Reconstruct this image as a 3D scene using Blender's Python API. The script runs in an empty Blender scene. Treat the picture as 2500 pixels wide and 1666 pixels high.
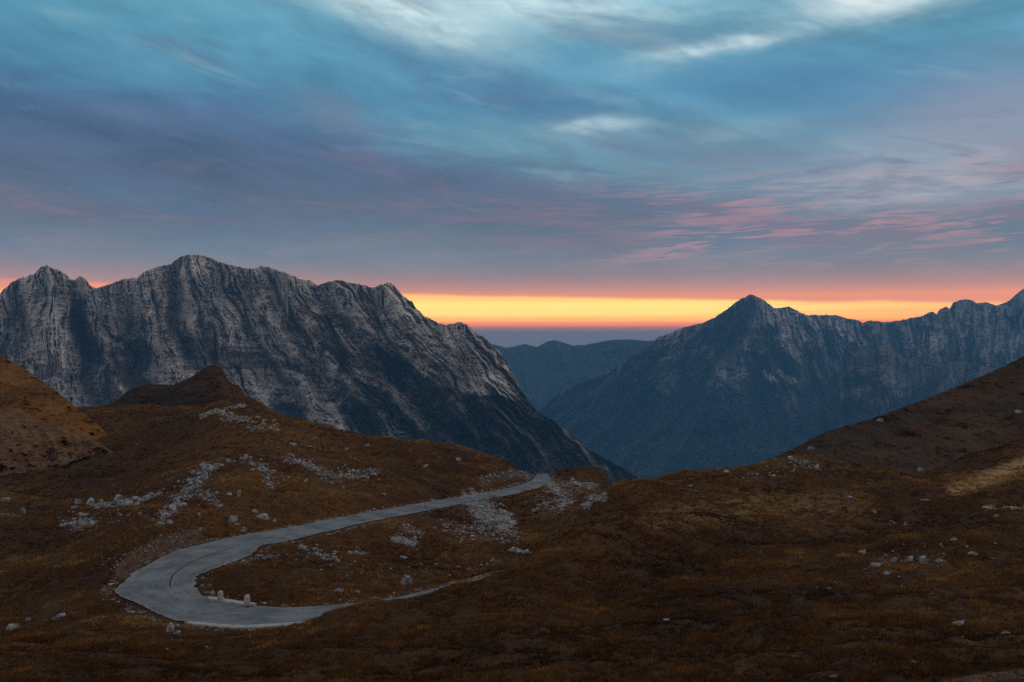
import bpy, math, random
import numpy as np
from mathutils import kdtree, Vector
R = math.radians
random.seed(5)
rng = np.random.default_rng(5)
scn = bpy.context.scene
col = scn.collection
F, CX, CY = 2500 * 35 / 36, 1250.0, 833.0      # focal length and centre in photograph pixels

def lin(r, g, b, k=1.0):
    f = lambda c: ((c / 255 + 0.055) / 1.055) ** 2.4 if c > 10 else c / 255 / 12.92
    return (f(r) * k, f(g) * k, f(b) * k, 1)

# ------------------------------------------------------------------ camera
cam = bpy.data.cameras.new('camera'); cam_o = bpy.data.objects.new('camera', cam); col.objects.link(cam_o)
cam.lens = 35; cam.sensor_width = 36; cam.clip_start = 0.3; cam.clip_end = 40000
cam_o.location = (0, 0, 0); cam_o.rotation_euler = (R(90), 0, 0)
scn.camera = cam_o

# ------------------------------------------------------------------ view
scn.view_settings.view_transform = 'Standard'; scn.view_settings.look = 'None'
scn.view_settings.exposure = 0; scn.view_settings.gamma = 1
scn.cycles.use_denoising = False
scn.cycles.max_bounces = 4; scn.cycles.diffuse_bounces = 2; scn.cycles.volume_bounces = 1

SUN_AZ, SUN_EL = 62, 17     # degrees to the right of the view, degrees up

# ------------------------------------------------------------------ world
class NT:
    def __init__(s, tree): s.t = tree; s.n = tree.nodes; s.l = tree.links
    def set(s, sock, v):
        if isinstance(v, bpy.types.NodeSocket): s.l.new(v, sock)
        elif v is not None: sock.default_value = v
    def m(s, op, a, b=None, c=None, clamp=False):
        n = s.n.new('ShaderNodeMath'); n.operation = op; n.use_clamp = clamp
        s.set(n.inputs[0], a); s.set(n.inputs[1], b); s.set(n.inputs[2], c); return n.outputs[0]
    def xyz(s, x, y, z=0.0):
        n = s.n.new('ShaderNodeCombineXYZ'); s.set(n.inputs[0], x); s.set(n.inputs[1], y); s.set(n.inputs[2], z); return n.outputs[0]
    def noise(s, vec, scale, detail=4, rough=0.5, dist=0.0):
        n = s.n.new('ShaderNodeTexNoise'); s.set(n.inputs['Vector'], vec)
        n.inputs['Scale'].default_value = scale; n.inputs['Detail'].default_value = detail
        n.inputs['Roughness'].default_value = rough; n.inputs['Distortion'].default_value = dist
        return n.outputs['Fac']
    def ramp(s, fac, stops, interp='LINEAR'):
        n = s.n.new('ShaderNodeValToRGB'); cr = n.color_ramp; cr.interpolation = interp
        while len(cr.elements) < len(stops): cr.elements.new(0.5)
        for e, (p, c) in zip(cr.elements, stops):
            e.position = p; e.color = c if hasattr(c, '__len__') else (c, c, c, 1)
        s.set(n.inputs[0], fac); return n.outputs[0]
    def smooth(s, x, a, b):
        n = s.n.new('ShaderNodeMapRange'); n.interpolation_type = 'SMOOTHSTEP'
        s.set(n.inputs[0], x); s.set(n.inputs[1], a); s.set(n.inputs[2], b); n.inputs[3].default_value = 0; n.inputs[4].default_value = 1
        return n.outputs[0]
    def mix(s, f, a, b, op='MIX'):
        n = s.n.new('ShaderNodeMix'); n.data_type = 'RGBA'; n.blend_type = op
        s.set(n.inputs[0], f); s.set(n.inputs[6], a); s.set(n.inputs[7], b); return n.outputs[2]

world = bpy.data.worlds.new('World'); scn.world = world; world.use_nodes = True
def build_world():
    t = NT(world.node_tree); t.n.clear()
    tc = t.n.new('ShaderNodeTexCoord').outputs['Generated']
    sep = t.n.new('ShaderNodeSeparateXYZ'); t.l.new(tc, sep.inputs[0]); x, y, z = sep.outputs
    az = t.m('ARCTAN2', x, y)
    el = t.m('DIVIDE', z, t.m('SQRT', t.m('ADD', t.m('MULTIPLY', x, x), t.m('ADD', t.m('MULTIPLY', y, y), 1e-6))))
    # cloud-sheet coordinates: the sheet lies overhead, so it foreshortens to the horizon
    k = t.m('DIVIDE', 1.0, t.m('ADD', t.m('MAXIMUM', el, 0.0), 0.10))
    sx = t.m('MULTIPLY', t.m('SINE', az), k); sy = t.m('MULTIPLY', t.m('COSINE', az), k)
    sheet = t.xyz(sx, sy, 0.0)
    n_big = t.noise(t.xyz(t.m('MULTIPLY', sx, 0.55), sy, 3.3), 0.62, 4, 0.5, 0.6)
    n_mid = t.noise(t.xyz(t.m('ADD', sx, t.m('MULTIPLY', sy, 0.35)), t.m('MULTIPLY', sy, 1.0), 8.0), 1.5, 5, 0.55, 0.8)
    n_fine = t.noise(t.xyz(t.m('MULTIPLY', sx, 0.6), sy, 1.7), 5.5, 5, 0.62, 0.5)
    wob = t.m('SUBTRACT', n_mid, 0.5)
    # warped angular coordinates for the shapes of the cloud deck
    e2 = t.m('ADD', el, t.m('MULTIPLY', wob, 0.040)); a2 = t.m('ADD', az, t.m('MULTIPLY', t.m('SUBTRACT', n_big, 0.5), 0.10))
    X2E = lambda py: (CY - py) / F
    upper = t.ramp(t.m('DIVIDE', e2, 0.40, clamp=True), [
        (0.0, lin(114, 114, 120)), (0.18, lin(110, 114, 122)), (0.26, lin(108, 120, 132)), (0.36, lin(98, 126, 142)), (0.46, lin(84, 132, 152)),
        (0.60, lin(70, 126, 156)), (0.75, lin(76, 138, 164)), (1.0, lin(100, 164, 182))])
    bank = t.ramp(t.m('DIVIDE', e2, 0.40, clamp=True), [
        (0.0, lin(112, 110, 116)), (0.15, lin(106, 110, 118)), (0.21, lin(94, 110, 120)), (0.29, lin(86, 98, 116)),
        (0.40, lin(76, 90, 116)), (0.50, lin(64, 90, 122)), (0.62, lin(60, 98, 134)), (1.0, lin(80, 132, 158))])
    azr = lambda px: (math.atan((px - CX) / F) + 0.6) / 1.2
    edge = t.ramp(t.m('DIVIDE', t.m('ADD', a2, 0.6), 1.2, clamp=True), [(max(azr(px), 0), X2E(py) * 2) for px, py in
        [(-400, 235), (100, 240), (700, 262), (900, 315), (1120, 375), (1360, 432), (1700, 462), (2050, 500), (2450, 520)]])
    over = t.m('SUBTRACT', t.m('MULTIPLY', edge, 0.5), e2)
    bm = t.smooth(t.m('ADD', over, t.m('MULTIPLY', t.m('SUBTRACT', n_fine, 0.5), 0.03)), -0.022, 0.026)
    deck = t.mix(bm, upper, bank)
    # light and dark rolls of the deck, drawn out along the wind
    def streak(ang, sx_, sy_, seed, det=5, rough=.55):
        ca, sa = math.cos(R(ang)), math.sin(R(ang))
        u = t.m('ADD', t.m('MULTIPLY', a2, ca * sx_), t.m('MULTIPLY', el, sa * sx_)); v = t.m('SUBTRACT', t.m('MULTIPLY', el, ca * sy_), t.m('MULTIPLY', a2, sa * sy_))
        return t.noise(t.xyz(u, v, seed), 1.0, det, rough, .5)
    s1 = streak(-14, 4.2, 15, 2.2); s2 = streak(-9, 11, 34, 7.0, 6, .62); s3 = streak(6, 5, 26, 4.4)
    f = t.m('ADD', t.m('MULTIPLY', t.m('SUBTRACT', s1, .5), 1.25), t.m('ADD', t.m('MULTIPLY', t.m('SUBTRACT', s2, .5), .50), t.m('ADD', t.m('MULTIPLY', t.m('SUBTRACT', s3, .5), t.m('MULTIPLY', t.smooth(az, -.1, .2), .7)), t.m('MULTIPLY', t.m('SUBTRACT', n_big, .5), .9))))
    f = t.m('MULTIPLY', f, t.m('ADD', .35, t.m('MULTIPLY', t.smooth(el, .09, .24), .75)))
    kk = t.m('ADD', t.m('ADD', 1.06, t.m('MULTIPLY', t.smooth(el, .13, .32), .10)), f)
    c = t.mix(1.0, deck, t.xyz(t.m('POWER', kk, 1.3), kk, t.m('POWER', kk, .9)), 'MULTIPLY')
    def blob(px, py, wx, wy, ang, soft=0.0, warp=1.0):
        a0 = math.atan((px - CX) / F); e0 = (CY - py) / F
        da = t.m('SUBTRACT', a2 if warp else az, a0); de = t.m('SUBTRACT', e2 if warp else el, e0)
        ca, sa = math.cos(R(ang)), math.sin(R(ang))
        u = t.m('MULTIPLY', t.m('ADD', t.m('MULTIPLY', da, ca), t.m('MULTIPLY', de, sa)), F / wx)
        v = t.m('MULTIPLY', t.m('SUBTRACT', t.m('MULTIPLY', de, ca), t.m('MULTIPLY', da, sa)), F / wy)
        r2 = t.m('ADD', t.m('MULTIPLY', u, u), t.m('MULTIPLY', v, v))
        return t.m('EXPONENT', t.m('MULTIPLY', r2, -1.0))
    def put(c, mask, colour, k):
        return t.mix(t.m('MULTIPLY', mask, k, clamp=True), c, colour)
    c = put(c, blob(1240, 215, 300, 55, -14), lin(58, 108, 150), 0.55)
    c = put(c, blob(2000, 235, 420, 70, -8), lin(60, 112, 154), 0.55)
    c = put(c, blob(1650, 390, 420, 60, -4), lin(108, 146, 168), 0.6)
    c = put(c, blob(2350, 420, 420, 110, 10), lin(140, 150, 166), 0.6)
    c = put(c, blob(2430, 330, 340, 110, 14), lin(148, 142, 164), 0.5)
    c = put(c, blob(830, 285, 120, 34, -20), lin(118, 110, 132), 0.38)
    c = put(c, blob(600, 615, 420, 30, 0), lin(96, 116, 132), 0.55)
    # bright breaks
    fil = t.m('ADD', .22, t.m('MULTIPLY', t.smooth(t.m('ADD', t.m('MULTIPLY', n_fine, .4), t.m('MULTIPLY', streak(-20, 12, 30, 11.0, 6, .6), .6)), .32, .64), .95))
    for px, py, wx, wy, ang, kk, cc in [
        (960, 25, 260, 62, -14, 1.0, (206, 228, 230)), (1300, -10, 420, 62, -3, 1.0, (196, 222, 228)), (2190, 22, 190, 52, 10, 1.2, (222, 234, 234)), (2420, -20, 240, 50, 6, .8, (190, 214, 222)), (1560, 95, 160, 22, -14, .55, (160, 200, 212)),
        (1750, 124, 140, 17, 6, 1.35, (206, 226, 230)), (1425, 306, 105, 17, 3, 1.05, (190, 212, 218)), (1430, 325, 240, 44, 2, .5, (132, 170, 186)), (1790, 330, 120, 26, 6, .5, (146, 180, 192)), (1500, 240, 200, 20, -8, .4, (130, 176, 194)), (1600, 150, 130, 34, 8, .45, (150, 188, 200)),
        (2300, 465, 300, 40, 4, .6, (188, 178, 182))]:
        c = put(c, t.m('MULTIPLY', blob(px, py, wx, wy, ang), fil), lin(*cc), kk)
    hs = t.n.new('ShaderNodeHueSaturation'); hs.inputs['Saturation'].default_value = .97; t.l.new(c, hs.inputs['Color']); c = hs.outputs[0]
    r5 = streak(-16, 4.5, 19, 21.0, 5, .6); up = t.m('MULTIPLY', t.smooth(el, .13, .2), t.m('SUBTRACT', 1.0, t.smooth(az, .1, .4)))
    c = put(c, t.m('MULTIPLY', up, t.smooth(r5, .50, .68)), lin(92, 100, 126), .45)
    r6 = streak(-11, 6, 30, 31.0, 6, .6)
    c = put(c, t.m('MULTIPLY', t.smooth(el, .10, .18), t.smooth(r6, .56, .74)), lin(140, 172, 184), .35)
    # pink undersides catching the last light
    band = t.m('MULTIPLY', t.smooth(el, 0.055, 0.085), t.m('SUBTRACT', 1.0, t.smooth(t.m('SUBTRACT', el, t.m('MULTIPLY', az, 0.04)), 0.125, 0.17)))
    side = t.m('ADD', .10, t.m('MULTIPLY', t.smooth(az, -0.04, 0.26), .90))
    def ripple(su, sv, ang, seed, d=6, di=.7):
        ca, sa = math.cos(R(ang)), math.sin(R(ang))
        u = t.m('MULTIPLY', t.m('ADD', t.m('MULTIPLY', az, ca), t.m('MULTIPLY', el, sa)), su); v = t.m('MULTIPLY', t.m('SUBTRACT', t.m('MULTIPLY', el, ca), t.m('MULTIPLY', az, sa)), sv)
        return t.noise(t.xyz(u, v, seed), 1.0, d, .58, di)
    r1 = ripple(8, 70, 4, 3.3); r2 = ripple(15, 190, 2, 9.1, 6, 1.0)
    rr = t.m('ADD', t.m('MULTIPLY', r1, .42), t.m('MULTIPLY', r2, .58))
    mk = t.m('MULTIPLY', t.m('MULTIPLY', band, side), t.m('ADD', .3, t.m('MULTIPLY', t.smooth(ripple(3.5, 22, 6, 41.0, 3), .40, .60), .9)))
    c = put(c, t.m('MULTIPLY', mk, t.m('SUBTRACT', 1.0, t.smooth(rr, .42, .52))), lin(90, 108, 134), .5)
    c = put(c, t.m('MULTIPLY', mk, t.smooth(rr, .475, .56)), lin(186, 132, 138), .55)
    band2 = t.m('MULTIPLY', t.smooth(el, 0.06, 0.10), t.m('SUBTRACT', 1.0, t.smooth(el, 0.17, 0.23)))
    r3 = ripple(5, 30, -5, 1.2)
    c = put(c, t.m('MULTIPLY', band2, t.smooth(r3, .50, .66)), lin(128, 104, 120), .38)
    c = put(c, t.m('MULTIPLY', band2, t.m('SUBTRACT', 1.0, t.smooth(r3, .36, .48))), lin(82, 104, 130), .5)
    # glow over the gap, then the clear gap between deck and haze
    glow = t.m('EXPONENT', t.m('MULTIPLY', t.m('SUBTRACT', el, 0.045), -80.0))
    c = put(c, t.m('MULTIPLY', t.m('MINIMUM', glow, 1.0), t.ramp(t.m('ADD', t.m('MULTIPLY', az, 0.5), 0.5), [(0.0, .0), (.2, .75), (.8, .75), (1, .0)])), lin(252, 140, 74), 0.98)
    ez = t.m('ADD', el, t.m('ADD', t.m('MULTIPLY', az, 0.022), t.m('MULTIPLY', t.m('SUBTRACT', t.noise(t.xyz(az, 0.0, 2.0), 9.0, 4), 0.5), 0.007)))
    front = t.m('SUBTRACT', 1.0, t.smooth(t.m('ABSOLUTE', t.m('SUBTRACT', az, 0.10)), 0.40, 0.75))
    gap = t.m('MULTIPLY', t.m('SUBTRACT', 1.0, t.smooth(ez, 0.0425, 0.0475)), front)
    clear = t.ramp(t.m('DIVIDE', el, 0.05, clamp=True), [
        (0.0, lin(84, 86, 96)), (0.16, lin(98, 90, 96)), (0.26, lin(150, 96, 92)), (0.335, lin(236, 120, 78)),
        (0.43, lin(255, 176, 78)), (0.56, lin(255, 216, 104)), (0.72, lin(255, 222, 108)), (0.86, lin(255, 196, 88)), (1.0, lin(246, 140, 84))], 'EASE')
    clear = t.mix(t.smooth(t.m('ADD', az, t.m('MULTIPLY', t.m('SUBTRACT', t.noise(t.xyz(t.m('MULTIPLY', az, 5.0), t.m('MULTIPLY', el, 160.0), 3.0), 1.0, 4), .5), .6)), .14, .50), clear, t.mix(1.0, clear, (.96, .62, .62, 1), 'MULTIPLY'))
    path = t.m('MINIMUM', t.m('DIVIDE', 6950.0, t.m('MAXIMUM', t.m('COSINE', az), .2)), t.m('DIVIDE', 345.0, t.m('MAXIMUM', el, .01)))
    boost = t.m('EXPONENT', t.m('MULTIPLY', path, HAZE_D))
    c = t.mix(gap, c, clear)
    low = t.m('SUBTRACT', 1.0, t.smooth(el, 0.006, 0.0145))
    c = put(c, low, lin(88, 87, 95), 1.0)
    c = t.mix(1.0, c, t.xyz(boost, boost, boost), 'MULTIPLY')
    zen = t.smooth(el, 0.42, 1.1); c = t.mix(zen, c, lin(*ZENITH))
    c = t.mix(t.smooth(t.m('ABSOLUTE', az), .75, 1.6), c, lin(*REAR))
    sky = t.n.new('ShaderNodeTexSky'); sky.sky_type = 'NISHITA'; sky.sun_disc = False
    sky.sun_elevation = R(1.0); sky.sun_rotation = R(SUN_AZ)
    c = t.mix(0.012, c, sky.outputs[0], 'ADD')
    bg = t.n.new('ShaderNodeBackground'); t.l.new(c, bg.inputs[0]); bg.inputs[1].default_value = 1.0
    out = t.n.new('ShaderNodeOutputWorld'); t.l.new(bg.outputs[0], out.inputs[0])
HAZE_COL = (0.14, 0.40, 0.74, 1); HAZE_D = 1.15e-4
ZENITH = (150, 164, 172); REAR = (196, 184, 180)  # unseen sky overhead and behind, set to light the ground and massif faces
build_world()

# ------------------------------------------------------------------ sun: the last warm light from the gap
sun = bpy.data.lights.new('sun', 'SUN'); sun.energy = 0.62; sun.angle = R(22); sun.color = (1.0, 0.72, 0.52)
sun_o = bpy.data.objects.new('sun', sun); col.objects.link(sun_o)
d = Vector((math.sin(R(SUN_AZ)) * math.cos(R(SUN_EL)), math.cos(R(SUN_AZ)) * math.cos(R(SUN_EL)), math.sin(R(SUN_EL))))
sun_o.rotation_euler = (-d).to_track_quat('-Z', 'Y').to_euler()

# ------------------------------------------------------------------ noise
TAB = rng.random((8, 512, 512)).astype(np.float32)
def vnoise(x, y, s=0):
    x = np.asarray(x, np.float64); y = np.asarray(y, np.float64)
    ix = np.floor(x).astype(np.int64); iy = np.floor(y).astype(np.int64)
    fx = x - ix; fy = y - iy
    fx = fx * fx * fx * (fx * (fx * 6 - 15) + 10); fy = fy * fy * fy * (fy * (fy * 6 - 15) + 10)
    T = TAB[s % 8]; ix = ix + 37 * s; iy = iy + 91 * s
    a = T[ix & 511, iy & 511]; b = T[(ix + 1) & 511, iy & 511]; c = T[ix & 511, (iy + 1) & 511]; d = T[(ix + 1) & 511, (iy + 1) & 511]
    return (a + (b - a) * fx) * (1 - fy) + (c + (d - c) * fx) * fy
def fbm(x, y, o=4, s=0, g=0.5):                  # about -1 .. 1
    r = 0; a = 1.0; t = 0
    for i in range(o):
        r = r + a * (vnoise(x, y, s + i) * 2 - 1); t += a; a *= g; x = x * 2.03 + 11.3; y = y * 2.03 + 4.7
    return r / t * 1.6
def ridged(x, y, o=4, s=0, g=0.5):               # 0 .. 1, crests sharp
    r = 0; a = 1.0; t = 0
    for i in range(o):
        r = r + a * (1 - np.abs(vnoise(x, y, s + i) * 2 - 1)); t += a; a *= g; x = x * 2.07 + 3.1; y = y * 2.07 + 7.9
    return r / t
def sstep(x, a, b):
    t = np.clip((x - a) / (b - a), 0, 1); return t * t * (3 - 2 * t)

# ------------------------------------------------------------------ mesh helpers
def mesh_np(name, V, faces, mat, attrs=None, smooth=True, parent=None):
    """V n x 3; faces m x k of one size k"""
    me = bpy.data.meshes.new(name); V = np.ascontiguousarray(V, np.float32); faces = np.ascontiguousarray(faces, np.int32)
    m, k = faces.shape
    me.vertices.add(len(V)); me.vertices.foreach_set('co', V.ravel())
    me.loops.add(m * k); me.loops.foreach_set('vertex_index', faces.ravel())
    me.polygons.add(m); me.polygons.foreach_set('loop_start', np.arange(0, m * k, k, dtype=np.int32))
    me.polygons.foreach_set('loop_total', np.full(m, k, np.int32))
    me.update(calc_edges=True)
    me.polygons.foreach_set('use_smooth', np.full(m, smooth, bool))
    for an, av in (attrs or {}).items():
        at = me.attributes.new(an, 'FLOAT', 'POINT'); at.data.foreach_set('value', np.ascontiguousarray(av, np.float32).ravel())
    me.materials.append(mat)
    o = bpy.data.objects.new(name, me); col.objects.link(o)
    if parent: o.parent = parent
    return o
def grid_faces(nr, nc):
    i = np.arange((nr - 1) * nc).reshape(nr - 1, nc)[:, :-1].ravel()
    return np.stack([i, i + 1, i + nc + 1, i + nc], 1)
def grid_obj(name, X, Y, Z, mat, attrs=None, smooth=True):
    nr, nc = X.shape
    return mesh_np(name, np.stack([X.ravel(), Y.ravel(), Z.ravel()], 1), grid_faces(nr, nc), mat, attrs, smooth)
def structure(o): o['kind'] = 'structure'; return o
def tag(o, label, cat, group=None):
    o['label'] = label; o['category'] = cat
    if group: o['group'] = group
    return o

# ------------------------------------------------------------------ materials
def new_mat(name):
    m = bpy.data.materials.new(name); m.use_nodes = True; t = NT(m.node_tree); t.n.clear()
    out = t.n.new('ShaderNodeOutputMaterial'); b = t.n.new('ShaderNodeBsdfPrincipled')
    b.inputs['Roughness'].default_value = 0.95; b.inputs['Specular IOR Level'].default_value = 0.12
    t.l.new(b.outputs[0], out.inputs[0])
    return m, t, b
def attr(t, n):
    a = t.n.new('ShaderNodeAttribute'); a.attribute_name = n; return a.outputs['Fac']
def pos(t): return t.n.new('ShaderNodeNewGeometry').outputs['Position']
def bump(t, b, h, strength, dist):
    n = t.n.new('ShaderNodeBump'); n.inputs['Strength'].default_value = strength; n.inputs['Distance'].default_value = dist
    t.l.new(h, n.inputs['Height']); t.l.new(n.outputs[0], b.inputs['Normal'])

def mountain_mat(name, rock_a, rock_b, veg, forest, scale):
    m, t, b = new_mat(name); p = pos(t)
    n1 = t.noise(p, 0.012 / scale, 6, 0.65); n2 = t.noise(p, 0.09 / scale, 5, 0.7)
    mp = t.n.new('ShaderNodeMapping'); mp.inputs['Scale'].default_value = (0.3, 0.3, 3.0); t.l.new(p, mp.inputs[0])
    st = t.noise(mp.outputs[0], 0.035 / scale, 5, 0.65)
    rock = t.mix(t.smooth(t.m('ADD', t.m('MULTIPLY', n1, 0.75), t.m('MULTIPLY', n2, 0.25)), 0.28, 0.72), rock_a, rock_b)
    rock = t.mix(1.0, rock, t.ramp(st, [(0.3, .7), (0.5, 1.0), (0.7, 1.2)]), 'MULTIPLY')
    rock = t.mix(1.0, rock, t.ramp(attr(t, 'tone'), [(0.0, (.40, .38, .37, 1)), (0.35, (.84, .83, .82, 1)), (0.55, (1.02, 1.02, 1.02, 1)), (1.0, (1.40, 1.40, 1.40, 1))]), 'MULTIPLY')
    vg = t.mix(t.smooth(n2, 0.35, 0.65), veg, (veg[0] * .45, veg[1] * .45, veg[2] * .5, 1))
    fo = t.mix(t.smooth(n2, 0.35, 0.65), forest, (forest[0] * .45, forest[1] * .5, forest[2] * .5, 1))
    c = t.mix(attr(t, 'veg'), rock, vg); c = t.mix(attr(t, 'forest'), c, fo)
    c = t.mix(attr(t, 'pale'), c, (0.62, 0.64, 0.64, 1))
    t.l.new(c, b.inputs['Base Color'])
    return m

# ------------------------------------------------------------------ mountains: crest outline, depth and relief
def crest_line(pts, u, jag=1.2, seed=0):
    pts = np.array(pts, float)
    c = np.interp(u, pts[:, 0], pts[:, 1])
    return c + jag * (fbm(u / 9.0, u * 0 + seed, 5, seed, 0.72))
def mountain(name, crest, foot_py, d_crest, d_foot, relief, paint, mat, x0, x1, step, rows, jag=1.2, seed=0, prof=1.0, back=1.0, smooth=False, tone=None):
    u = np.arange(x0, x1 + step, step, dtype=float); cr = crest_line(crest, u, jag, seed)
    fp = np.interp(u, *np.array(foot_py, float).T) if hasattr(foot_py, '__len__') else np.full_like(u, foot_py)
    t = np.linspace(0, 1, rows)[:, None]
    PX = np.broadcast_to(u, (rows, len(u))); PY = cr + (np.maximum(fp, cr + 4) - cr) * t
    dc = np.interp(u, *np.array(d_crest, float).T); df = np.interp(u, *np.array(d_foot, float).T)
    D = dc + (df - dc) * t ** prof
    D = D - relief(PX, PY, t) * (1 - 0.7 * sstep(t, 0.9, 1.0))
    X = (PX - CX) / F * D; Z = (CY - PY) / F * D
    a = paint(PX, PY, t); a['tone'] = tone(PX, PY) if tone else PX * 0 + .5
    nb = 14; bt = (np.linspace(0, 1, nb + 1)[1:][::-1] ** 1.6)[:, None]      # the far side, falling away
    span = (dc - df)
    dB = bt * span * back * 0.9
    XB = X[0] * (1 + dB / D[0]); YB = D[0] + dB; ZB = Z[0] - dB * 0.75 + fbm(PX[0] / 30 + 0 * bt, bt * 9 + PX[0] * 0, 3, seed) * dB * 0.06
    at = {k: np.concatenate([np.repeat(v[:1], nb, 0), v]) for k, v in a.items()}
    return structure(grid_obj(name, np.concatenate([XB, X]), np.concatenate([YB, D]), np.concatenate([ZB, Z]), mat, at, smooth))

MASSIF = [(-160, 700), (-60, 725), (0, 716), (27, 689), (61, 676), (82, 670), (99, 653), (114, 648), (126, 655), (150, 662), (173, 682), (183, 684), (195, 675), (209, 681),
  (218, 696), (235, 703), (262, 696), (292, 686), (316, 679), (335, 679), (350, 665), (374, 655), (418, 643), (439, 630), (462, 620), (490, 623), (517, 631), (551, 645), (578, 652),
  (622, 657), (636, 649), (656, 652), (697, 667), (731, 681), (758, 686), (776, 697), (802, 688), (829, 683), (856, 690), (873, 692), (911, 704), (931, 695), (952, 690), (965, 699),
  (982, 722), (1006, 736), (1016, 753), (1037, 773), (1060, 784), (1084, 794), (1105, 790), (1123, 788), (1139, 790), (1156, 811), (1176, 821), (1203, 841), (1224, 865), (1244, 892),
  (1258, 923), (1275, 957), (1298, 988), (1312, 1005), (1363, 1035), (1414, 1076), (1448, 1103), (1499, 1132), (1600, 1190), (1700, 1240)]
def seg_field(px, py, pts, w):
    """1 on the polyline, falling to 0 at distance w"""
    best = np.full(np.shape(px + py * 0), 1e9)
    for (ax, ay), (bx, by) in zip(pts[:-1], pts[1:]):
        dx, dy = bx - ax, by - ay; tt = np.clip(((px - ax) * dx + (py - ay) * dy) / (dx * dx + dy * dy), 0, 1)
        best = np.minimum(best, np.hypot(px - ax - tt * dx, py - ay - tt * dy))
    return np.clip(1 - best / w, 0, 1)
RIBS = [([(120, 655), (124, 740), (150, 830), (160, 940), (170, 1060)], 70, 90), ([(205, 680), (215, 760), (260, 880), (330, 1000)], 45, 45),
  ([(345, 675), (360, 760), (400, 860), (440, 960)], 55, 50), ([(465, 622), (480, 720), (530, 830), (600, 960), (690, 1090)], 80, 80),
  ([(575, 655), (625, 740), (690, 850), (780, 1000), (860, 1120)], 60, 70), ([(700, 668), (740, 760), (800, 850), (900, 960), (1040, 1110)], 75, 90),
  ([(830, 685), (860, 760), (930, 840), (1010, 900), (1120, 1010)], 60, 70), ([(950, 692), (985, 790), (1060, 880), (1160, 960), (1250, 1060)], 70, 80),
  ([(1125, 790), (1150, 850), (1190, 925)], 70, 70)]
GULLIES = [([(178, 690), (185, 800), (215, 900), (240, 1000)], 30, 45), ([(300, 690), (310, 800), (340, 900), (380, 1000)], 30, 40), ([(430, 650), (420, 760), (470, 880), (540, 1000)], 24, 35),
  ([(535, 650), (570, 740), (640, 850), (720, 980), (790, 1090)], 26, 45), ([(770, 700), (790, 780), (850, 880), (840, 970), (870, 1080)], 28, 45),
  ([(905, 706), (930, 790), (1010, 880), (1090, 960)], 24, 40), ([(1060, 790), (1090, 860), (1150, 940)], 24, 30), ([(640, 790), (700, 880), (760, 920), (830, 1000), (900, 1080)], 24, 35)]
def massif_slant(px): return np.interp(px, [0, 200, 450, 700, 900, 1200, 1500], [-0.05, 0.08, 0.22, 0.5, 0.66, 0.8, 0.9])
def massif_relief(px, py, t):
    wx = px + 11 * fbm(px / 60, py / 80, 3, 2); wy = py + 10 * fbm(px / 60, py / 60, 3, 5)
    s = wx - massif_slant(px) * (wy - 640)
    r = 0
    for p, w, a in RIBS: r = r + 1.25 * a * seg_field(wx, wy, p, w) ** 1.1
    for p, w, a in GULLIES: r = r - 1.0 * a * seg_field(wx, wy, p, w * .75)
    r = r + 120 * ridged(s / 58, wy / 520, 2, 1) + 58 * ridged(s / 24, wy / 150, 4, 3, .58) + 13 * ridged(s / 9, wy / 44, 3, 6)
    r = r - 20 * cracks(s, wy)
    led = (py - 0.10 * px + 6 * fbm(px / 90, py / 90, 2, 4))
    r = r + 12 * ridged(px / 130, led / 15, 3, 2, .6) + 5.0 * fbm(px / 5, py / 4, 3, 5) 
    return .9 * (r - 60)
WOODS = [[(850, 915), (930, 942), (1009, 1005), (1129, 1100), (1250, 1190), (900, 1190), (883, 1077), (857, 1011), (832, 960)],
  [(905, 842), (956, 850), (1036, 905), (1122, 962), (1062, 990), (983, 960), (930, 905)], [(1070, 985), (1089, 971), (1142, 962), (1235, 966), (1285, 975), (1330, 985), (1440, 1050), (1800, 1250), (1300, 1290), (1180, 1150), (1090, 1060)],
  [(1000, 1000), (1075, 980), (1100, 1060), (1190, 1160), (1280, 1250), (1130, 1110)], [(655, 950), (690, 965), (740, 1030), (760, 1080), (700, 1050), (668, 1000)], [(780, 840), (800, 830), (850, 890), (860, 925), (820, 910), (790, 880)]]
def poly_mask(px, py, poly, soft):
    ins = np.zeros(np.shape(px), bool); d = np.full(np.shape(px), 1e9); n = len(poly)
    for i in range(n):
        (ax, ay), (bx, by) = poly[i], poly[(i + 1) % n]; dx, dy = bx - ax, by - ay
        c = ((ay > py) != (by > py)) & (px < dx * (py - ay) / (dy if dy else 1e-9) + ax); ins ^= c
        tt = np.clip(((px - ax) * dx + (py - ay) * dy) / (dx * dx + dy * dy), 0, 1); d = np.minimum(d, np.hypot(px - ax - tt * dx, py - ay - tt * dy))
    return sstep(np.where(ins, d, -d), -soft, soft)
def cracks(s, wy):
    return np.clip(sstep(ridged(s / 34, wy / 190, 4, 2, .6), .74, .9) + .7 * sstep(ridged(s / 13, wy / 70, 3, 5, .6), .78, .93) + .5 * sstep(ridged(s / 6, wy / 30, 3, 1, .6), .8, .95), 0, 1.2)
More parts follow.
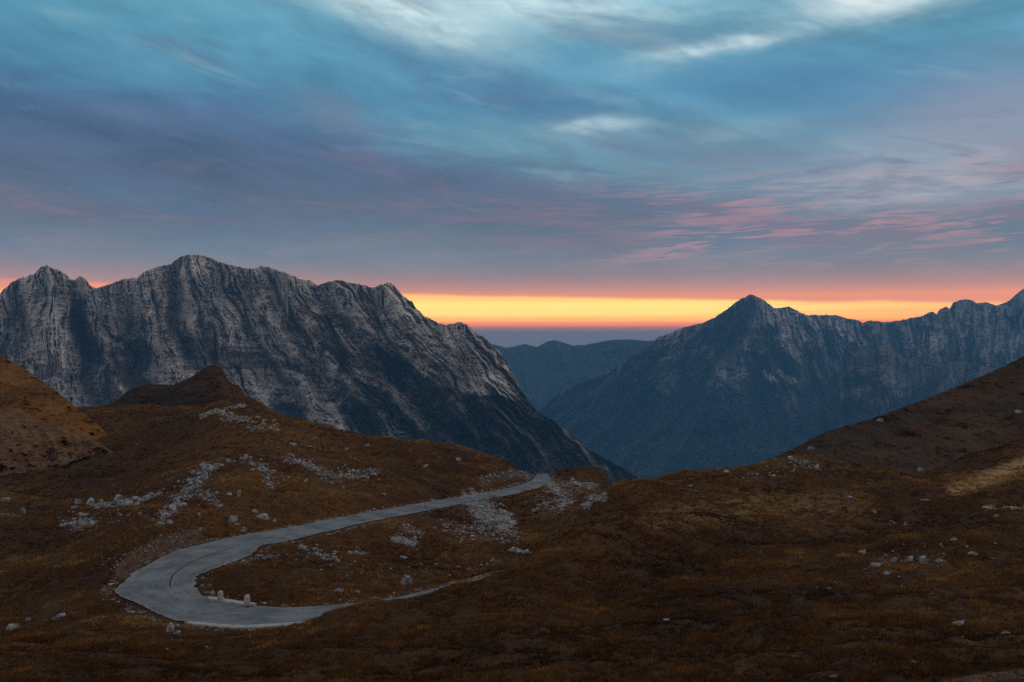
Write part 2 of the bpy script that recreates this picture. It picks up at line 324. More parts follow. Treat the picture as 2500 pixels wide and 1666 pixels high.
def massif_tone(px, py):
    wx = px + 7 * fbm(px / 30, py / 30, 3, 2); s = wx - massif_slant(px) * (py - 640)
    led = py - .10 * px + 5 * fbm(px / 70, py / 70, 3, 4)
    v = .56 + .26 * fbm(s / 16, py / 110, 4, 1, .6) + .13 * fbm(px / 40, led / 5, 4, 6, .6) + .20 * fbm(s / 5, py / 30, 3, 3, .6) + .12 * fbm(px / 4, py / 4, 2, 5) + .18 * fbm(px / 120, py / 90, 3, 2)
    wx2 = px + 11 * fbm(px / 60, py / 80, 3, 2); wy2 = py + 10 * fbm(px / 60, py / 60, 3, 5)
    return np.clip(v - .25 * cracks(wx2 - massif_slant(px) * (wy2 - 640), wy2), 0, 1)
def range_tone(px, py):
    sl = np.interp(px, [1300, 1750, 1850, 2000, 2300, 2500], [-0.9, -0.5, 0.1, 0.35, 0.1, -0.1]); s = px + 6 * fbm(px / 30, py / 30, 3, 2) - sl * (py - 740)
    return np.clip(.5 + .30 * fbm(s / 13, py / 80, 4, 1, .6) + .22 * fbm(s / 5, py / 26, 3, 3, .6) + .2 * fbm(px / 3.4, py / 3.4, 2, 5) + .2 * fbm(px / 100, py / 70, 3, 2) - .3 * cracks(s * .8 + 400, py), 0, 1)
def massif_paint(px, py, t):
    wx = px + 26 * fbm(px / 40, py / 40, 5, 3, .62); wy = py + 22 * fbm(px / 40, py / 40, 5, 6, .62); forest = 0
    for w in WOODS: forest = np.maximum(forest, poly_mask(wx, wy, w, 9))
    forest = np.maximum(forest, sstep(px + .5 * (py - 1000) + 25 * fbm(px / 20, py / 20, 4, 2), 1285, 1340))
    forest = forest * (.96 - .25 * sstep(fbm((px - .75 * py) / 30, py / 60, 4, 4, .6), .1, .5))
    v = fbm((px - massif_slant(px) * py) / 26, py / 70, 5, 6, .62)
    low = sstep(py, 640, 950)
    veg = sstep(v + low * 0.45 - 0.72, -0.08, 0.25) * 0.75
    veg = np.maximum(veg, 0.9 * sstep(seg_field(px, py, [(345, 860), (320, 920), (350, 1000), (410, 1000)], 60) + 0.4 * v, .35, .6))
    veg = np.maximum(veg, 0.8 * sstep(seg_field(px, py, [(190, 740), (205, 830), (260, 890), (280, 960)], 45) + 0.5 * v, .35, .6))
    veg = np.maximum(veg, 0.8 * sstep(seg_field(px, py, [(790, 820), (860, 880), (960, 930), (1030, 990)], 60) + 0.5 * v, .4, .65))
    pale = sstep(seg_field(px, py, [(840, 965), (828, 992)], 20) + .25 * fbm(px / 9, py / 9, 3, 1), .3, .6) * .75
    pale = np.maximum(pale, .35 * sstep(seg_field(px, py, [(655, 868), (680, 874), (706, 868)], 13), .2, .6))
    pale = np.maximum(pale, .30 * sstep(seg_field(px, py, [(800, 1030), (845, 1010), (880, 1070)], 7), .2, .7))
    pale = np.maximum(pale, .25 * sstep(seg_field(px, py, [(968, 850), (1010, 890), (1046, 918)], 6), .2, .7))
    forest = forest * (1 - pale); veg = veg * (1 - forest) 
    return {'veg': veg, 'forest': forest, 'pale': pale}
M_MASSIF = mountain_mat('limestone_near', (0.27, 0.258, 0.24, 1), (0.47, 0.45, 0.425, 1), (0.085, 0.048, 0.028, 1), (0.034, 0.027, 0.025, 1), 1.0)
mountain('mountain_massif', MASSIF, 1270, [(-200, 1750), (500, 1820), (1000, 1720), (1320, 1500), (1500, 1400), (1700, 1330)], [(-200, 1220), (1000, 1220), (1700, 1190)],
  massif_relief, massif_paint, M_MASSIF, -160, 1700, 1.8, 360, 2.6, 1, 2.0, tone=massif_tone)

RANGE = [(1240, 1060), (1322, 1000), (1363, 959), (1404, 939), (1465, 918), (1506, 898), (1526, 878), (1550, 861), (1567, 857), (1591, 840), (1608, 823), (1632, 816), (1652, 806), (1693, 794), (1717, 789),
  (1744, 776), (1785, 748), (1812, 728), (1832, 719), (1849, 725), (1870, 736), (1890, 752), (1905, 752), (1924, 749), (1948, 759), (1968, 769), (2000, 770), (2038, 768), (2065, 777), (2096, 782), (2106, 789),
  (2126, 783), (2160, 787), (2191, 784), (2225, 777), (2252, 772), (2266, 762), (2276, 761), (2286, 769), (2293, 757), (2310, 749), (2318, 755), (2327, 740), (2344, 732), (2368, 732), (2385, 740),
  (2405, 738), (2429, 745), (2480, 752), (2600, 740), (2700, 760)]
def range_relief(px, py, t):
    wx = px + 8 * fbm(px / 50, py / 50, 3, 1); wy = py + 8 * fbm(px / 50, py / 50, 3, 6)
    sl = np.interp(px, [1300, 1750, 1850, 2000, 2300, 2500], [-0.9, -0.5, 0.1, 0.35, 0.1, -0.1]); s = wx - sl * (wy - 740)
    r = 270 * ridged(s / 70, wy / 320, 2, 2) + 120 * ridged(s / 26, wy / 130, 3, 4, .5) + 26 * ridged(s / 8, wy / 34, 3, 1)
    r = r + 110 * seg_field(wx, wy, [(1832, 720), (1840, 800), (1800, 900), (1740, 1010)], 90) + 90 * seg_field(wx, wy, [(1832, 720), (1890, 810), (1960, 930)], 60)
    r = r + 9 * fbm(px / 5, py / 4, 3, 5) - 60 * cracks(s * .8 + 400, wy)
    return r * (1 - .25 * sstep(py, 850, 980)) - 100
def range_paint(px, py, t):
    n = fbm(px / 60, py / 90, 5, 2, .6)
    fl = np.interp(px, [1300, 1500, 1650, 1800, 1900, 2050, 2200, 2350, 2600], [860, 860, 860, 880, 900, 930, 960, 960, 930])
    forest = sstep(py - fl + 130 * n, -70, 90)
    sl = np.interp(px, [1300, 1750, 1850, 2000, 2300, 2500], [-0.9, -0.5, 0.1, 0.35, 0.1, -0.1])
    v = fbm((px - sl * py) / 22, py / 60, 4, 5, .6); veg = sstep(v + .55 * sstep(py, 740, 900) - .45, -.1, .25) * .8
    pale = sstep(seg_field(px, py, [(1868, 908), (1882, 932)], 8), .1, .5) + .8 * sstep(seg_field(px, py, [(1875, 915), (1898, 930)], 6), .2, .6) + .5 * sstep(seg_field(px, py, [(1900, 905), (1915, 920), (1936, 932)], 16) + .3 * v, .4, .8)
    pale = np.clip(np.maximum(pale, .35 * sstep(seg_field(px, py, [(1955, 760), (1962, 830), (1980, 900), (2000, 920)], 7) + .3 * v, .4, .8)), 0, .85)
    forest = forest * (1 - pale); return {'veg': veg * (1 - forest), 'forest': forest, 'pale': pale}
M_RANGE = mountain_mat('limestone_far', (0.12, 0.12, 0.12, 1), (0.40, 0.39, 0.38, 1), (0.07, 0.06, 0.045, 1), (0.032, 0.036, 0.028, 1), 1.7)
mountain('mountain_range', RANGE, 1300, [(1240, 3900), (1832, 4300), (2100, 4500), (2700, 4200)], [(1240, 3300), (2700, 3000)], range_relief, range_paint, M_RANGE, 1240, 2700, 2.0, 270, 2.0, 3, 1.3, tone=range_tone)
SPUR = [(2000, 1010), (2038, 956), (2055, 915), (2072, 884), (2085, 866), (2099, 850), (2113, 848), (2126, 852), (2140, 854), (2150, 846), (2157, 842), (2171, 845), (2190, 862), (2215, 880), (2250, 872), (2290, 890), (2340, 880), (2420, 900), (2520, 890), (2700, 930)]
def spur_paint(px, py, t):
    a = range_paint(px, py, t); v = fbm(px / 30, py / 30, 4, 7); a['forest'] = np.clip(sstep(py - 905 + 60 * v, -40, 60), 0, 1); a['veg'] = np.clip(1.15 * (1 - t / .22) + .5 * v, 0, .95) * (1 - a['forest']); a['pale'] *= 0; return a
mountain('mountain_spur', SPUR, 1280, [(2000, 3250), (2120, 3500), (2700, 3450)], [(2000, 2900), (2700, 2800)], lambda px, py, t: .55 * range_relief(px + 300, py, t) + 30, spur_paint, M_RANGE, 2000, 2700, 2.2, 170, 1.2, 5, .85, tone=range_tone)
def plain_paint(f):
    return lambda px, py, t: {'veg': px * 0 + .2 * t, 'forest': px * 0 + f, 'pale': px * 0 + 0 * t}
mountain('mountain_peak', [(2300, 800), (2400, 752), (2429, 747), (2445, 742), (2463, 735), (2482, 718), (2500, 704), (2530, 690), (2600, 650), (2760, 700)], 1000, [(2300, 5200), (2760, 5200)], [(2300, 4800), (2760, 4800)],
  lambda px, py, t: .7 * range_relief(px + 90, py, t), plain_paint(0.3), M_RANGE, 2300, 2760, 3, 90, .8, 2)
M_RIDGE = mountain_mat('wooded_ridge', (0.06, 0.06, 0.05, 1), (0.10, 0.10, 0.08, 1), (0.05, 0.055, 0.03, 1), (0.03, 0.04, 0.025, 1), 4)
def ridge_relief(px, py, t): return 190 * ridged((px - .4 * py) / 70, py / 130, 4, 4) + 60 * ridged(px / 20, py / 30, 3, 2) - 90
mountain('mountain_ridge', [(1000, 838), (1150, 832), (1200, 840), (1234, 849), (1254, 847), (1282, 840), (1312, 848), (1360, 850), (1411, 847), (1438, 840), (1472, 835), (1540, 835), (1594, 832), (1700, 840), (1900, 850)],
  1120, [(1000, 5700), (1900, 5700)], [(1000, 4700), (1900, 4800)], ridge_relief, plain_paint(.8), M_RIDGE, 1000, 1900, 3, 90, .5, 4)
mountain('mountain_ridge', [(1200, 860), (1312, 847), (1336, 834), (1353, 831), (1377, 837), (1397, 844), (1440, 842), (1470, 834), (1496, 830), (1540, 829), (1600, 835), (1700, 860)],
  960, [(1200, 6300), (1700, 6300)], [(1200, 6000), (1700, 6000)], lambda px, py, t: .4 * ridge_relief(px, py, t), plain_paint(.8), M_RIDGE, 1200, 1700, 3, 40, .4, 6)

# ------------------------------------------------------------------ road stations: (outer edge, inner edge, level)
ROAD = [((1400, 1385), (1400, 1345), -20.6), ((1231, 1432), (1231, 1394), -20.3), ((1009, 1488), (1009, 1449), -20.1), ((869, 1512), (869, 1471), -20), ((747, 1520), (775, 1479), -20), ((664, 1524), (692, 1482), -20),
  ((581, 1527), (598, 1476), -20), ((499, 1521), (548, 1469), -20), ((427, 1512), (507, 1460), -20), ((382, 1496), (487, 1446), -20), ((327, 1470), (478, 1432), -20), ((283, 1443), (476, 1420), -20),
  ((322, 1402), (482, 1408), -20), ((383, 1366), (500, 1396), -20), ((438, 1342), (545, 1380), -20), ((488, 1330), (590, 1364), -20), ((530, 1319), (618, 1350), -20), ((576, 1309), (637, 1332), -20),
  ((709, 1287), (700, 1321), -20.1), ((802, 1268), (800, 1297), -20.4), ((900, 1250), (900, 1274), -20.8), ((982, 1236), (982, 1258), -21.1), ((1059, 1223), (1082, 1239), -21.5), ((1155, 1207), (1166, 1222), -21.9),
  ((1250, 1190), (1262, 1205), -22.4), ((1292, 1176), (1318, 1190), -22.8), ((1304, 1166), (1341, 1175), -23.2), ((1306, 1157), (1338, 1160), -23.7)]
def unproj(px, py, z):
    D = -z * F / (py - CY); return ((px - CX) / F * D, D, z)
E0 = np.array([unproj(*a, z) for a, b, z in ROAD]); E1 = np.array([unproj(*b, z) for a, b, z in ROAD])
# beyond the crest the road bends left and drops out of sight
E0 = np.vstack([E0, [[0.5, 186, -25.2], [-6, 196, -28]]]); E1 = np.vstack([E1, [[6.0, 188, -25.2], [-2, 201, -28]]])
def catmull(P, n):
    out = []
    for i in range(len(P) - 1):
        p0, p1, p2, p3 = P[max(i - 1, 0)], P[i], P[i + 1], P[min(i + 2, len(P) - 1)]
        for k in range(n):
            t = k / n; out.append(.5 * (2 * p1 + (p2 - p0) * t + (2 * p0 - 5 * p1 + 4 * p2 - p3) * t * t + (3 * p1 - p0 - 3 * p2 + p3) * t ** 3))
    out.append(P[-1]); return np.array(out)
RE0, RE1 = catmull(E0, 14), catmull(E1, 14)

# ------------------------------------------------------------------ ground sheet: thin-plate surface through measured points, then detail
CP = [ # px, py, distance
 (-700, 1700, 40), (-700, 1500, 75), (-700, 1250, 130), (-700, 1150, 200), (-700, 1100, 300), (3200, 1700, 36), (3200, 1500, 55), (3200, 1250, 100), (3200, 1100, 160),
 (0, 1666, 50), (350, 1640, 53), (640, 1600, 58), (900, 1600, 52), (1250, 1666, 42), (1700, 1666, 40), (2050, 1666, 38), (2450, 1666, 36), (200, 1560, 64), (60, 1480, 77),
 (150, 1420, 84), (0, 1380, 92), (230, 1360, 92), (640, 1556, 66.5), (800, 1532, 65),
 (869, 1490, 63), (1000, 1469, 62), (1120, 1435, 64), (1240, 1402, 67), (1320, 1345, 75), (1400, 1288, 86), (1450, 1240, 98), (1490, 1203, 110), (1530, 1192, 118), (1600, 1180, 124), (1700, 1164, 129), (1800, 1149, 133),
 (1900, 1126, 138), (1960, 1117, 141), (2010, 1138, 132), (2100, 1156, 126), (2180, 1166, 122), (2240, 1192, 114),
 (1000, 1560, 55), (1250, 1550, 51), (1250, 1470, 58), (1450, 1400, 68), (1600, 1350, 74), (1600, 1500, 54), (1620, 1250, 98), (1800, 1250, 98), (2000, 1350, 71), (2000, 1230, 100), (2000, 1500, 52), (2200, 1290, 84), (2400, 1400, 64), (2400, 1300, 79), (2400, 1240, 95), (2400, 1550, 46), (2200, 1420, 60),
 (2300, 1168, 122), (2350, 1142, 127), (2500, 1094, 132), (2450, 1190, 112), (2250, 1178, 124), (2320, 1215, 106), (2700, 1060, 134),
 (361, 1292, 95.5), (452, 1288, 101), (250, 1302, 94), (200, 1305, 97), (420, 1289, 99), (120, 1330, 98), (180, 1260, 113), (50, 1250, 116), (200, 1190, 135), (360, 1215, 122), (480, 1250, 110), (520, 1190, 120), (565, 1270, 108), (640, 1265, 109), (700, 1180, 125), (620, 1120, 138), (500, 1120, 140), (400, 1080, 165),
 (800, 1180, 130), (900, 1185, 133), (900, 1130, 146), (1000, 1150, 145), (1100, 1165, 148), (1180, 1165, 152), (1250, 1163, 158), (750, 1110, 142), (640, 1060, 155), (560, 1040, 160), (483, 1022, 170), (531, 1000, 176), (605, 987, 178), (659, 1010, 172), (690, 1047, 165), (765, 1069, 160), (860, 1080, 159), (956, 1090, 158), (1116, 1106, 160), (1222, 1127, 164), (1275, 1154, 167),
 (212, 1006, 225), (330, 1010, 215), (420, 1020, 195), (300, 1055, 190), (100, 1122, 178), (0, 1160, 158), (200, 1100, 175), (-100, 1160, 160), (-100, 1100, 230), (100, 1060, 230), (300, 1005, 300), (500, 1000, 300), (100, 1005, 330),
 (1344, 1164, 172), (1402, 1159, 173), (1440, 1162, 172), (1470, 1180, 166), (1482, 1203, 158), (1370, 1195, 156), (1300, 1215, 142), (1400, 1225, 142), (1340, 1250, 131), (1250, 1255, 131), (1190, 1245, 137), (1130, 1260, 128), (1190, 1290, 117), (1300, 1290, 117), (1100, 1320, 112), (1000, 1290, 119), (900, 1310, 111), (950, 1330, 107), (1300, 1330, 108),
 (1200, 1350, 101), (1050, 1370, 98), (900, 1390, 91), (1000, 1415, 87), (1120, 1400, 90), (800, 1350, 98), (750, 1400, 87), (660, 1400, 86), (650, 1450, 79.5), (800, 1440, 81), (900, 1440, 82), (700, 1345, 96),
]
cp = [(p, d, -(q - CY) / F * d) for p, q, d in CP]
for i in range(1, len(RE0) - 14, 7):
    for P in (RE0[i], RE1[i]): cp.append((CX + F * P[0] / P[1], P[1], P[2] - .02))
cp += [(p, dd, zz) for p in (-700, 300, 1250, 2200, 3200) for dd, zz in ((4, -2.6), (9, -5.2), (20, -9.2))]
cp = np.array(cp); KU, KV = 1 / 500., 3.4
def uv(p, d): return np.stack([np.asarray(p) * KU, np.log(d) * KV], -1)
def kern(r2): return np.where(r2 > 1e-12, .5 * r2 * np.log(np.maximum(r2, 1e-12)), 0)
cu = uv(cp[:, 0], cp[:, 1]); n = len(cp)
A = np.zeros((n + 3, n + 3)); A[:n, :n] = kern(((cu[:, None] - cu[None]) ** 2).sum(-1)) + np.eye(n) * 2e-3
A[:n, n] = 1; A[:n, n + 1:] = cu; A[n, :n] = 1; A[n + 1:, :n] = cu.T
wts = np.linalg.solve(A, np.concatenate([cp[:, 2], np.zeros(3)]))
def tps(p, d):
    q = uv(p.ravel(), d.ravel()); out = np.empty(len(q))
    for i in range(0, len(q), 20000):
        s = q[i:i + 20000]; out[i:i + 20000] = kern(((s[:, None] - cu[None]) ** 2).sum(-1)) @ wts[:n] + wts[n] + s @ wts[n + 1:]
    return out.reshape(p.shape)
GP = np.arange(-700, 3201, 4.0); GD = np.exp(np.linspace(math.log(4.0), math.log(420), 700))
PC, DC = np.meshgrid(np.arange(-700, 3201, 20.0), np.exp(np.linspace(math.log(4.0), math.log(420), 141)))
ZC = tps(PC, DC)
def bil(G, fi, fj):
    i = np.clip(np.floor(fi).astype(int), 0, G.shape[0] - 2); j = np.clip(np.floor(fj).astype(int), 0, G.shape[1] - 2); a = fi - i; b = fj - j
    return (G[i, j] * (1 - b) + G[i, j + 1] * b) * (1 - a) + (G[i + 1, j] * (1 - b) + G[i + 1, j + 1] * b) * a
PG, DG = np.meshgrid(GP, GD)
fi = (np.log(DG) - math.log(4)) / (math.log(420) - math.log(4)) * 140; fj = (PG + 700) / 20
ZG = bil(ZC, fi, fj)
EDGE = np.array([(-700, 380), (450, 340), (560, 200), (690, 174), (956, 165), (1116, 167), (1222, 171), (1275, 174), (1310, 182), (1400, 180), (1478, 168), (1520, 132), (1600, 131), (1800, 140), (1960, 146), (2010, 138), (2100, 131), (2180, 126), (2240, 122), (2300, 127), (2500, 138), (2700, 140), (3200, 150)], float)
over = np.maximum(DG - np.interp(PG, EDGE[:, 0], EDGE[:, 1]), 0); ZG = ZG - .55 * over * sstep(over, 0, 14)
XG = (PG - CX) / F * DG; QY0 = CY - F * ZG / DG
knob = sstep(seg_field(PG, QY0, [(525, 1012), (600, 1005), (665, 1030)], 34), 0, .7) * (DG > 120)
det = 1.0 * fbm(XG / 17, DG / 15, 3, 1) + .46 * ridged(XG / 10, DG / 4.2, 3, 4) + .16 * fbm(XG / 2.2, DG / 1.8, 3, 6) + .07 * fbm(XG / .7, DG / .7, 2, 3)
# weathered bank beside the bend and hummocks on the near slope
det = det + .35 * (ridged((XG + .5 * DG) / 7, (DG - .3 * XG) / 3.2, 3, 2) - .6) * sstep(PG, 900, 1300)
det = det * np.interp(DG, [4, 30, 60, 200], [.3, .8, 1, 1.2])
ZG = ZG + det - .25 + knob * (1.5 * (ridged(XG / 5, DG / 5, 3, 2) - .55) + .5)
RS = np.concatenate([RE0 + (RE1 - RE0) * k for k in np.linspace(0, 1, 11)])
kd = kdtree.KDTree(len(RS))
for i, p in enumerate(RS): kd.insert((p[0], p[1], 0), i)
kd.balance()
RD = np.full(ZG.shape, 99.0)
cand = np.argwhere((XG > -40) & (XG < 12) & (DG > 64) & (DG < 206))
for i, j in cand:
    _, k, dist = kd.find((XG[i, j], DG[i, j], 0)); RD[i, j] = dist
    if dist < 3.2:
        w = 1 - sstep(dist, .55, 3.2); ZG[i, j] = ZG[i, j] * (1 - w) + (RS[k][2] - .10) * w
def ground_z(X, D):
    X = np.asarray(X, float); D = np.asarray(D, float)
    return bil(ZG, (np.log(D) - math.log(4)) / (math.log(420) - math.log(4)) * 699, (CX + F * X / D + 700) / 4)
def hit(px, py):
    """first ground point seen through a photograph pixel"""
    j = int(np.clip(round((px + 700) / 4), 0, len(GP) - 1)); q = CY - F * ZG[:, j] / GD
    i = np.argmax((q <= py) & (GD > 25)); D = GD[i] if i else 100
    return (px - CX) / F * D, D, ZG[i, j]

def grass_colour(t, p, dark=1.0):
    n1 = t.noise(p, 0.045, 4, 0.6, 0.4); n2 = t.noise(p, 0.35, 5, 0.65, 0.5); n3 = t.noise(p, 2.6, 4, 0.7)
    n0 = t.noise(p, 0.018, 3, 0.55, 0.6)
    c = t.mix(t.smooth(n1, 0.38, 0.62), (0.068, 0.0285, 0.006, 1), (0.128, 0.058, 0.0125, 1))
    c = t.mix(t.m('MULTIPLY', t.smooth(n2, 0.48, 0.70), .7), c, (0.034, 0.0155, 0.0034, 1))
    c = t.mix(t.m('MULTIPLY', t.smooth(n3, 0.5, 0.72), .55), c, (0.205, 0.10, 0.027, 1))
    c = t.mix(1.0, c, t.ramp(n0, [(.36, (.55, .52, .5, 1)), (.62, (1.15, 1.15, 1.1, 1))]), 'MULTIPLY')
    return t.mix(1.0, c, (dark, dark, dark, 1), 'MULTIPLY')
def ground_mat():
    m, t, b = new_mat('autumn_turf'); p = pos(t)
    c = grass_colour(t, p, .7)
    n = t.noise(p, 1.4, 5, .7); n2 = t.noise(p, 5.0, 4, .7)
    rock = t.mix(t.smooth(n2, .38, .62), (0.07, 0.07, 0.07, 1), (0.38, 0.40, 0.42, 1))
    thr = t.m('ADD', t.m('MULTIPLY', attr(t, 'stony'), 1.06), t.m('ADD', t.m('MULTIPLY', t.m('SUBTRACT', n, .5), 1.5), t.m('MULTIPLY', t.m('SUBTRACT', n2, .5), 1.1)))
    c = t.mix(t.smooth(thr, .55, .72), c, rock)
    soil = t.mix(t.smooth(n2, .38, .66), (0.035, 0.018, 0.009, 1), (0.135, 0.088, 0.06, 1))
    c = t.mix(t.smooth(t.m('ADD', attr(t, 'soil'), t.m('MULTIPLY', t.m('SUBTRACT', n, .5), 1.6)), .5, .8), c, soil)
    c = t.mix(t.m('MULTIPLY', attr(t, 'straw'), t.smooth(t.m('ADD', n, attr(t, 'straw')), .5, 1.1)), c, (0.40, 0.26, 0.12, 1))
    t.l.new(c, b.inputs['Base Color']); bump(t, b, n2, .5, .12)
    return m
QY = CY - F * ZG / DG     # photograph row of each ground vertex
def patch(pts, w, d0=0, d1=999): return seg_field(PG, QY, pts, w) * ((DG > d0) & (DG < d1))
stony = np.zeros_like(ZG); soil = np.zeros_like(ZG); straw = np.zeros_like(ZG)
for pts, w, k in [([(150, 1275), (225, 1275)], 24, .75), ([(235, 1236), (340, 1225), (390, 1205)], 13, .7), ([(395, 1270), (450, 1215), (490, 1165), (530, 1130)], 30, .62), ([(480, 1200), (530, 1230)], 22, .6),
   ([(690, 1116), (760, 1145), (815, 1168), (920, 1155)], 18, .6), ([(600, 1125), (650, 1150), (660, 1185)], 20, .48), ([(1160, 1230), (1185, 1255), (1230, 1275)], 44, .85), ([(1340, 1180), (1390, 1215), (1360, 1235)], 30, .72),
   ([(960, 1315), (1010, 1330)], 16, .75), ([(1380, 1182), (1450, 1186)], 20, .55), ([(1420, 1236), (1475, 1212)], 16, .8), ([(735, 1340), (780, 1365), (830, 1368)], 10, .65), ([(815, 1348), (890, 1350)], 7, .7),
   ([(540, 1015), (600, 1025), (670, 1045)], 20, .62), ([(490, 1018), (560, 996), (600, 988)], 9, .7), ([(1915, 1124), (1990, 1132)], 20, .5), ([(2110, 1385), (2180, 1368), (2300, 1365)], 18, .45), ([(1240, 1100), (1290, 1150)], 20, .55),
   ([(0, 1255), (40, 1255)], 16, .6), ([(2400, 1240), (2510, 1240)], 7, .8), ([(575, 1372), (680, 1362)], 7, .55), ([(1100, 1310), (1260, 1320)], 18, .48), ([(1090, 1218), (1180, 1200)], 9, .3), ([(970, 1420), (1010, 1420)], 16, .5)]:
    stony = np.maximum(stony, .86 * k * sstep(patch(pts, w * 1.25) + .35 * fbm(XG / 1.5, DG / 1.5, 3, 2) * (patch(pts, w * 1.25) > 0), 0, .95))
soil = np.maximum(soil, .85 * sstep(patch([(300, 1395), (340, 1355), (400, 1325), (480, 1310)], 34), .1, .6))
soil = np.maximum(soil, .8 * sstep(patch([(1180, 1180), (1240, 1160), (1290, 1160)], 22, 140), .1, .6))
soil = np.maximum(soil, .45 * sstep(patch([(850, 1505), (930, 1530), (985, 1570)], 10), .1, .6)); soil = np.maximum(soil, .8 * sstep(patch([(2300, 1668), (2500, 1645)], 20), .1, .6))
straw = np.maximum(straw, .62 * sstep(patch([(2330, 1195), (2420, 1165), (2540, 1115)], 36, 100), .0, .9)); straw = np.maximum(straw, .30 * sstep(patch([(1600, 1270), (1800, 1240), (2100, 1230)], 60), .0, .8))
gr = (RD > .3) & (RD < 1.3); stony[gr] = np.maximum(stony[gr], .46)
structure(grid_obj('ground', XG, DG, ZG, ground_mat(), {'stony': stony, 'soil': soil, 'straw': straw}))

# ------------------------------------------------------------------ hills behind the meadow
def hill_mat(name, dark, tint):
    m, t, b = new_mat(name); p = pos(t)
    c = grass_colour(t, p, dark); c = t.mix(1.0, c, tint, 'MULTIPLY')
    n = t.noise(p, .5, 5, .7); n2 = t.noise(p, 1.6, 5, .7)
    mp = t.n.new('ShaderNodeMapping'); mp.inputs['Scale'].default_value = (1.0, .5, .22); t.l.new(p, mp.inputs[0]); n3 = t.noise(mp.outputs[0], .9, 5, .65, .6)
    soil = t.mix(t.smooth(n3, .36, .64), (0.075, 0.035, 0.015, 1), (0.17, 0.095, 0.054, 1))
    c = t.mix(t.smooth(t.m('ADD', attr(t, 'soil'), t.m('MULTIPLY', t.m('SUBTRACT', n, .5), 1.6)), .35, 1.0), c, soil)
    t.l.new(c, b.inputs['Base Color']); bump(t, b, n2, .4, .3); return m
def hill(name, crest, foot, dc, df, rel, soilf, mat, x0, x1, seed, back=1.0, prof=1.0, rows=170):
    return mountain(name, crest, foot, dc, df, rel, lambda px, py, t: {'soil': soilf(px, py, t) + 0 * px}, mat, x0, x1, 2.5, rows, 2.2, seed, prof, back, True)
def turf_rel(px, py, t): return 2.2 * ridged((px + .5 * py) / 40, (py - .2 * px) / 22, 3, 2) + 3.2 * fbm(px / 60, py / 40, 3, 1) + 1.1 * ridged(px / 16, py / 9, 4, 3) + .5 * fbm(px / 5, py / 4, 2, 5)
def eroded_rel(px, py, t):
    e = sstep(t, .35, .6); return turf_rel(px, py, t) + e * (9 * ridged((px - .45 * py) / 34, py / 130, 4, 2) + 3 * ridged((px - .3 * py) / 11, py / 40, 3, 6))
hill('hill', [(-400, 720), (-200, 780), (0, 866), (30, 884), (64, 903), (100, 930), (138, 956), (191, 999), (225, 1025), (250, 1047), (264, 1062), (285, 1092), (300, 1125)], [(-400, 1290), (0, 1215), (106, 1175), (212, 1125), (300, 1130)],
  [(-400, 270), (0, 250), (130, 222), (212, 196), (250, 186), (300, 180)], [(-400, 135), (0, 150), (106, 165), (212, 176), (300, 175)], eroded_rel, lambda px, py, t: 0.8 * sstep(py - np.interp(px, [0, 100, 250], [985, 1020, 1075]) + 14 * fbm(px / 20, py / 20, 3, 2), -25, 30), hill_mat('orange_turf', 1.3, (1.02, 1, .8, 1)), -400, 300, 1)
hill('hill', [(150, 1030), (212, 1004), (276, 983), (310, 958), (340, 941), (380, 938), (425, 940), (450, 928), (478, 914), (495, 900), (515, 892), (525, 891), (536, 895), (546, 908), (556, 928), (566, 938), (582, 940), (592, 952), (600, 968), (622, 980), (660, 1004), (720, 1055)],
  1050, [(150, 300), (515, 310), (720, 290)], [(150, 245), (500, 262), (720, 262)], turf_rel, lambda px, py, t: 0 * t, hill_mat('shade_tinted_turf', .40, (1.0, .95, .75, 1)), 150, 720, 3, 1.6)  # pointed hill: shade put into the colour as a darkened turf
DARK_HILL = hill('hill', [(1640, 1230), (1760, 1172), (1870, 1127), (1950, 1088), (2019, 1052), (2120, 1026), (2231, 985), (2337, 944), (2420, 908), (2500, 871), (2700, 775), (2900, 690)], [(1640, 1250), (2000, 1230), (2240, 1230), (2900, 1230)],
  [(1640, 215), (1870, 230), (2500, 300), (2900, 310)], [(1640, 175), (2240, 165), (2900, 160)], turf_rel, lambda px, py, t: 0 * t - .1, hill_mat('shade_painted_turf', .42, (1.0, .95, .7, 1)), 1640, 2900, 5, 1.2, 1.0, 200)  # slope faces away from the glow; its shade is painted into the turf

# the valley floor, far below and out to the last ridge
def valley():
    m, t, b = new_mat('valley_woodland'); p = pos(t)
    t.l.new(t.mix(t.smooth(t.noise(p, .01, 5), .4, .6), (.03, .04, .022, 1), (.06, .065, .035, 1)), b.inputs['Base Color'])
    xs = np.linspace(-6800, 6800, 90); ys = np.linspace(-900, 6850, 70); X, Y = np.meshgrid(xs, ys)
    return structure(grid_obj('valley_floor', X, Y, -1000 + 30 * fbm(X / 700, Y / 700, 3, 2), m))
valley()

